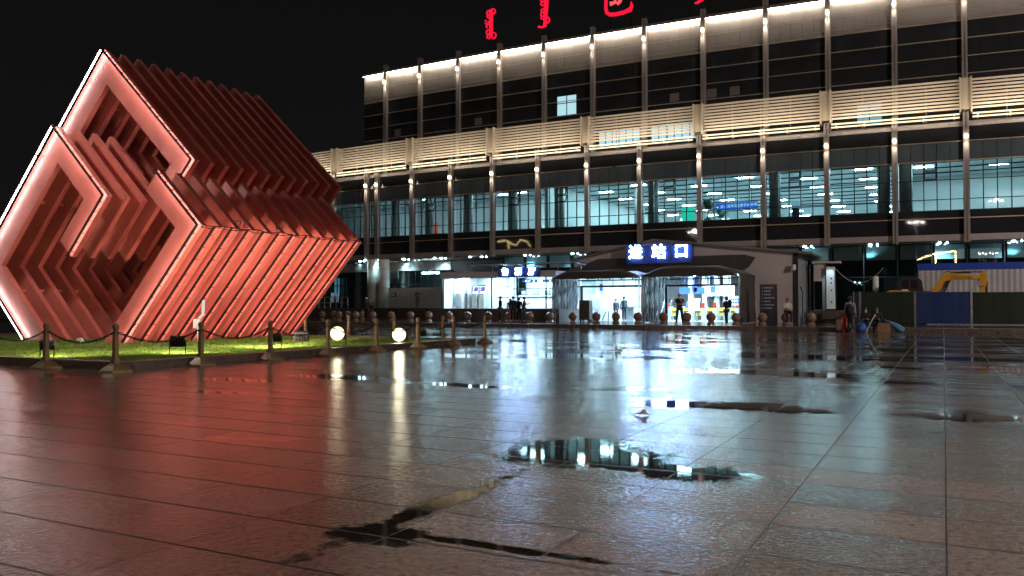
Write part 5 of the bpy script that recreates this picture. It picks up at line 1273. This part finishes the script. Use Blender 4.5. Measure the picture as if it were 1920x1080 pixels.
    for sd in (-1, 1):
        l_ = legs[sd]; V, E_, Rr = [], [], []
        k0 = v(l_[2] - Vector((0, -.03, .035)), .045); k1 = v(l_[2] * .4 + l_[3] * .6, .045); k2 = v(l_[3] + Vector((0, -.02, -.002)), (.045, .032)); E_ += [(k0, k1), (k1, k2)]
        skinmesh('shoe', V, E_, Rr, cloth('shoe_%.3f_%.3f_%.3f' % shoe, shoe), t)
    g = MB(); c = hd_ + Vector((0, .018, .035)); g.ball(c * s, .098 * s, .112 * s, .105 * s, n=16, m=10)
    g.v = [(a, b_, q) if not (b_ < (c.y - .055) * s and q < (c.z + .02) * s) else (a, (c.y - .05) * s, q) for a, b_, q in g.v]
    if long_hair: g.ball((c + Vector((0, .05, -.12))) * s, .085 * s, .06 * s, .17 * s, n=12, m=8)
    g.build('hair', hairm or M['hair'], t, smooth=True)
    g = MB()
    for sd in (-1, 1): g.ball((hd_ + Vector((sd * .032, -.088, .022))) * s, .010 * s, n=8, m=6)
    g.build('eye', M['black'], t)
    if mask: g = MB(); g.ball((hd_ + Vector((0, -.062, -.045))) * s, .058 * s, .05 * s, .045 * s, n=12, m=8); g.build('face_mask', M['paperwhite'], t, smooth=True)
    if hat: g = MB(); g.lathe([(.13, 0), (.125, .02), (.10, .02), (.095, .10), (.05, .12)], 16, tuple((hd_ + Vector((0, 0, .07))) * s)); g.build('hat', hat, t)
    return t
FACE = YAW   # turned so that the front points at the viewer for a person standing straight ahead
def look(px): return YAW - math.atan((px - 960) / FPX)
def backpack(label, p, colr, name='backpack', up=1.22, s=1.0, dy=.20):
    q = Matrix.Rotation(p.rotation_euler.z, 3, 'Z') @ Vector((0, dy, up))
    t = thing(name, label, 'backpack', p.location + q, p.rotation_euler.z)
    g = MB(); g.ball((0, 0, 0), .17 * s, .10 * s, .24 * s, n=14, m=10); g.build('bag', cloth('bag_%.3f_%.3f' % colr[:2], colr), t, smooth=True)
    g = MB()
    for sd in (-1, 1): g.tube([(sd * .09, -.07, .2), (sd * .12, -.22, .22), (sd * .13, -.33, .1), (sd * .12, -.30, -.1), (sd * .1, -.08, -.2)], .018, 6)
    g.build('strap', M['black'], t); return t
yP = YK + .2
person('man in dark short sleeves standing on the kerb with folded arms', (X(1274, yP), yP, .204), look(1274), 1.76, 'folded', (.025, .025, .03), (.012, .012, .014), (.03, .02, .02), sleeves=False)
yQ = 47.0
p = person('person seen from the side in dark clothes carrying a dark backpack, before the ticket gates', (X(1362, yQ), yQ, .2), look(1362) - 1.1, 1.60, 'hold', (.02, .02, .028), (.03, .04, .07), (.35, .33, .32))
backpack('dark rounded backpack worn by the person before the ticket gates', p, (.018, .02, .025))
p = person('man in a pale shirt and dark trousers sitting on a stone ball', (X(1476, 50.35), 50.36, .2), look(1476) + .25, 1.70, 'sit', (.62, .58, .52), (.02, .015, .02), (.5, .48, .45), seat=.70)
person('woman in a long dark jacket standing inside the entrance', (X(1155, 58.8), 58.8, .22), look(1155) + .4, 1.62, 'stand', (.015, .017, .03), (.02, .02, .03), long_hair=True)
person('man in a grey jacket seen from behind inside the entrance', (X(1170, 57.9), 57.9, .22), look(1170) + PI - .2, 1.78, 'stand', (.20, .26, .26), (.025, .03, .05))
person('gate attendant in blue uniform standing among the ticket gates', (X(1292, 64.4), 64.4, .22), look(1292) - .6, 1.70, 'stand', (.05, .10, .22), (.02, .03, .06))
person('staff member beside the wall behind the ticket gates near the tent curtain', (X(1259, 65.0), 65.0, .22), look(1259) + 1.2, 1.72, 'stand', (.08, .12, .16), (.02, .03, .05))
yG = 49.6
person('man in a dark suit at the plaza edge of the group before the ticket room', (X(943, yG), yG - .4, .2), look(943) - 1.3, 1.74, 'stand', (.012, .014, .022), (.012, .013, .02))
person('woman in a dusty pink coat half hidden in the group before the ticket room', (X(957, yG + 1), yG + 1.0, .2), look(957) + PI, 1.60, 'stand', (.40, .20, .18), (.30, .15, .14), long_hair=True)
person('broad man in black seen from behind amid the group before the ticket room', (X(965, yG), yG - .2, .2), look(965) + PI, 1.74, 'stand', (.008, .009, .013), (.010, .010, .014))
person('slimmer person in black close beside the broad man before the ticket room', (X(973, yG + .6), yG + .6, .2), look(973) + PI - .3, 1.66, 'stand', (.010, .013, .022), (.010, .011, .016))
person('person in a navy jacket at the counter end of the group before the ticket room', (X(983, yG + .3), yG + .3, .2), look(983) + 1.5, 1.72, 'point', (.03, .05, .11), (.02, .03, .06))
person('person in grey standing against the white corrugated fence on the terrace', (X(783, 59.3), 59.3, 1.132), look(783) + .3, 1.62, 'hold', (.10, .10, .105), (.09, .09, .095))
person('person in dark clothes with a pale cap walking before the stone columns', (X(687, 53.2), 53.2, .2), look(687) + PI, 1.70, 'walk', (.02, .019, .02), (.02, .018, .018), hat=M['paperwhite'])
person('stooping shorter person in dark brown beside the columns', (X(697, 53.6), 53.6, .2), look(697) + PI - .6, 1.42, 'hold', (.03, .022, .02), (.02, .017, .017))
y9 = 43.7
p = person('woman in a lavender top with a dark backpack walking away past the luggage', (X(1594, y9), y9, 0), look(1594) + PI - .2, 1.70, 'walk', (.30, .26, .42), (.012, .015, .03), (.3, .14, .12), hat=M['black'])
backpack('large black backpack on the woman in lavender', p, (.012, .012, .016), up=1.12, s=1.15)
def stool(label, x, y, h):
    t = thing('folding_stool', label, 'stool', (x, y, 0)); g = MB(); g.box(-.2, .2, -.17, .17, h - .04, h); g.build('seat', M['navy'], t)
    for s in (-1, 1): g = MB(); g.bar((s * .17, -.15, 0), (s * .17, .15, h - .04), .025); g.bar((s * .17, .15, 0), (s * .17, -.15, h - .04), .025); g.build('leg', M['steel'], t)
yS = 44.6
stool('low folding stool under the seated woman with the white mask', X(1623, yS), yS, .40); person('woman with long hair and a white face mask sitting in front of the green hoarding', (X(1623, yS), yS, 0), look(1623), 1.66, 'sit', (.012, .012, .013), (.03, .06, .16), (.5, .5, .5), long_hair=True, mask=True, seat=.40)
stool('low folding stool under the second seated person beside the cardboard box', X(1644, yS), yS, .40); person('person in dark blue sitting with a hand at the mouth beside the cardboard box', (X(1644, yS), yS, 0), look(1644), 1.66, 'sit_chin', (.014, .016, .03), (.012, .012, .014), seat=.40)
yB = 43.9
g = MB(); g.box(-.27, .27, -.2, .2, 0, .46); g.box(-.25, -.02, -.215, -.201, .40, .46); obj_at('cardboard_box', 'brown cardboard box on the wet paving beside the seated pair', 'box', g, M['card'], (X(1657, yB), yB, 0), bevel=.01)
g = MB(); random.seed(21)
pr = [(-.32, .75), (-.12, .62), (.1, .42), (.35, .2), (.52, .06)]
g.tube([(a, 0, c * .8) for a, c in pr], [.03, .10, .15, .17, .12], 10); g.v = [(a + random.uniform(-.03, .03), b_ * 1.6 + random.uniform(-.03, .03), max(.005, c + random.uniform(-.03, .03))) for a, b_, c in g.v]; obj_at('tarpaulin', 'crumpled pale blue sheet sloping down from the stool to the ground', 'tarpaulin', g, M['tarp'], (X(1671, yB), yB + .1, 0), smooth=True)
g = MB(); g.tube([(0, 0, 0), (0, 0, .12), (0, 0, .34), (0, 0, .46)], [.2, .27, .24, .14], 12); g.tube([(-.1, 0, .44), (-.08, 0, .6), (.08, 0, .6), (.1, 0, .44)], .015, 6); obj_at('floral_bag', 'blue and white patterned bag at the feet of the masked woman', 'bag', g, M['floral'], (X(1615, yB), yB - .1, 0), smooth=True)
g = MB(); g.tube([(0, 0, .02), (0, 0, .3), (.03, 0, .8), (.05, 0, 1.05)], [.12, .15, .13, .05], 10); obj_at('orange_bundle', 'bright orange and red bundle standing by the suitcase', 'bundle', g, M['orange'], (X(1581, yB), yB + .1, 0), smooth=True)
t = thing('suitcase', 'dusty rose suitcase with its handle up at the outer end of the luggage', 'suitcase', (X(1575, yB), yB, .05))
g = MB(); g.box(-.2, .2, -.13, .13, .02, .66); g.build('shell', cloth('suitcase', (.24, .13, .11)), t, bevel=.05)
g = MB(); g.tube([(-.1, .1, .6), (-.1, .1, .98), (.1, .1, .98), (.1, .1, .6)], .014, 6); g.build('handle', M['steel'], t)
for sx in (-.15, .15): g = MB(); g.tube([(sx - .02, 0, 0), (sx + .02, 0, 0)], .05, 10); g.build('wheel', M['rubber'], t)
g = MB(); g.ball((0, 0, .22), .24, .2, .24, n=12, m=8); g.tube([(0, 0, .42), (.02, 0, .52), (.08, 0, .6)], [.08, .05, .09], 8); obj_at('plastic_sack', 'stuffed pale blue sack between the suitcase and the walking woman', 'sack', g, M['tarp'], (X(1586, yB), yB + .45, 0), smooth=True)
g = MB(); g.bar((0, 0, 0), (.35, 0, .75), .03); g.tube([(.35, 0, .75), (.42, 0, .8), (.40, 0, .88)], .02, 6); obj_at('walking_stick', 'pale walking stick leaning on the knees of the masked woman', 'stick', g, M['paperwhite'], (X(1624, yB), yB - .3, 0))
# litter
def scrap(label, px, py, s, mat, seed):
    x, y = G(px, py); random.seed(seed); g = MB(); n = 6
    vs = [(s * (i / n - .5) + random.uniform(-.1, .1) * s, s * .6 * (j / n - .5) + random.uniform(-.1, .1) * s, .008 + abs(random.gauss(0, .22)) * s * (.3 + .7 * (1 - abs(i / n - .5) * 2))) for j in range(n + 1) for i in range(n + 1)]
    g.add(vs, [(j * (n + 1) + i, j * (n + 1) + i + 1, (j + 1) * (n + 1) + i + 1, (j + 1) * (n + 1) + i) for j in range(n) for i in range(n)])
    obj_at('paper_scrap', label, 'litter', g, mat, (x, y, 0))
scrap('crumpled pale orange paper scrap lying at a puddle edge on the open paving', 1204, 779, .17, pm('scrap_paper', (.55, .33, .24), .7), 1)
scrap('small brown wet leaf of card on the paving before the entrance', 1158, 659, .28, M['card'], 2)
scrap('crushed pale bottle shaped scrap on the forecourt before the blue hoarding', 1856, 613, .5, M['paperwhite'], 3)
# things seen inside the waiting hall
def hall(name, label, cat, px, py, y, wpx, hpx, mat, pole=True):
    xx, zz = P(px, py, y); sc_ = y / 61.0 * .0375; w_, h_ = wpx * sc_ / 2, hpx * sc_ / 2
    t = thing(name, label, cat, (xx, y, 7.4 if pole else zz)); zz = zz - (7.4 if pole else zz)
    g = MB(); g.box(-w_, w_, -.06, .06, zz - h_, zz + h_); g.build('panel', mat, t)
    g = MB()
    if pole: g.box(-w_ * .8, w_ * .8, -.05, .05, 0, max(.05, zz - h_))
    else:
        for s in (-.7, .7): g.bar((s * w_, 0, h_), (s * w_, 0, 11.4 - P(px, py, y)[1]), .04)
    g.build('support', M['frame'], t); return t, w_, h_, zz
t, w_, h_, zz = hall('hanging_banner', 'long blue hanging sign with white writing in the waiting hall', 'sign', 1381, 386, 66.0, 80, 13, M['bluescreen'], False)
g = MB(); g.text('第三候车区', .27, (-w_ * .36, -.066, zz - .02), (1, 0, .04), (0, 0, 1), .003); g.text('免费手机充电', .27, (w_ * .50, -.066, zz + .01), (1, 0, .04), (0, 0, 1), .003)
g.prism([(-w_ + .05, zz - .1), (-w_ + .15, zz + .1), (-w_ + .25, zz - .1)], lambda u, v, q: (u, q, v), -.066, -.061); g.build('lettering', em('banner_letter', (.9, .95, 1), 1.0), t)
hall('light_box', 'bright green standing light box in the waiting hall window', 'light box', 1290, 401, 63.5, 24, 28, M['greenscreen'])
hall('light_box', 'orange and white standing light box in the dim end of the waiting hall', 'light box', 812, 428, 64.5, 26, 24, M['orangescreen'])
t, w_, h_, zz = hall('light_box', 'pale blue printed board near the bright bays of the waiting hall', 'light box', 1492, 383, 64.5, 17, 12, M['lit'])
for k, (px, yy) in enumerate(((1328, 62.8), (1352, 69.0))):
    xx = X(px, yy); t = thing('potted_palm', ['tall potted palm in the waiting hall window beside a pillar', 'potted palm farther inside the waiting hall under the blue sign'][k], 'plant', (xx, yy, 7.4)); random.seed(30 + k)
    g = MB(); g.lathe([(.22, 0), (.3, .5), (.32, .52)], 14); g.build('pot', M['machine'], t)
    g = MB(); g.tube([(0, 0, .5), (.03, 0, 1.2)], [.05, .035], 8); g.build('trunk', M['card'], t)
    g = MB()
    for i in range(22):
        a = random.uniform(0, 2 * PI); l_ = random.uniform(.6, 1.0); rise = random.uniform(.2, .9); pv = Vector((.03, 0, 1.2))
        for j in range(7):
            t0 = (j + 1) / 7; nv = Vector((.03 + math.cos(a) * l_ * t0, math.sin(a) * l_ * t0, 1.2 + rise * math.sin(t0 * 2.2)))
            for sd in (-1, 1):
                tip = nv + Vector((-math.sin(a) * sd * .22 * (1 - t0 * .5), math.cos(a) * sd * .22 * (1 - t0 * .5), -.06)); d_ = (nv - pv) * .5
                g.add([pv, nv, tip], [(0, 1, 2)])
            pv = nv
    g.build('foliage', M['leaf'], t)
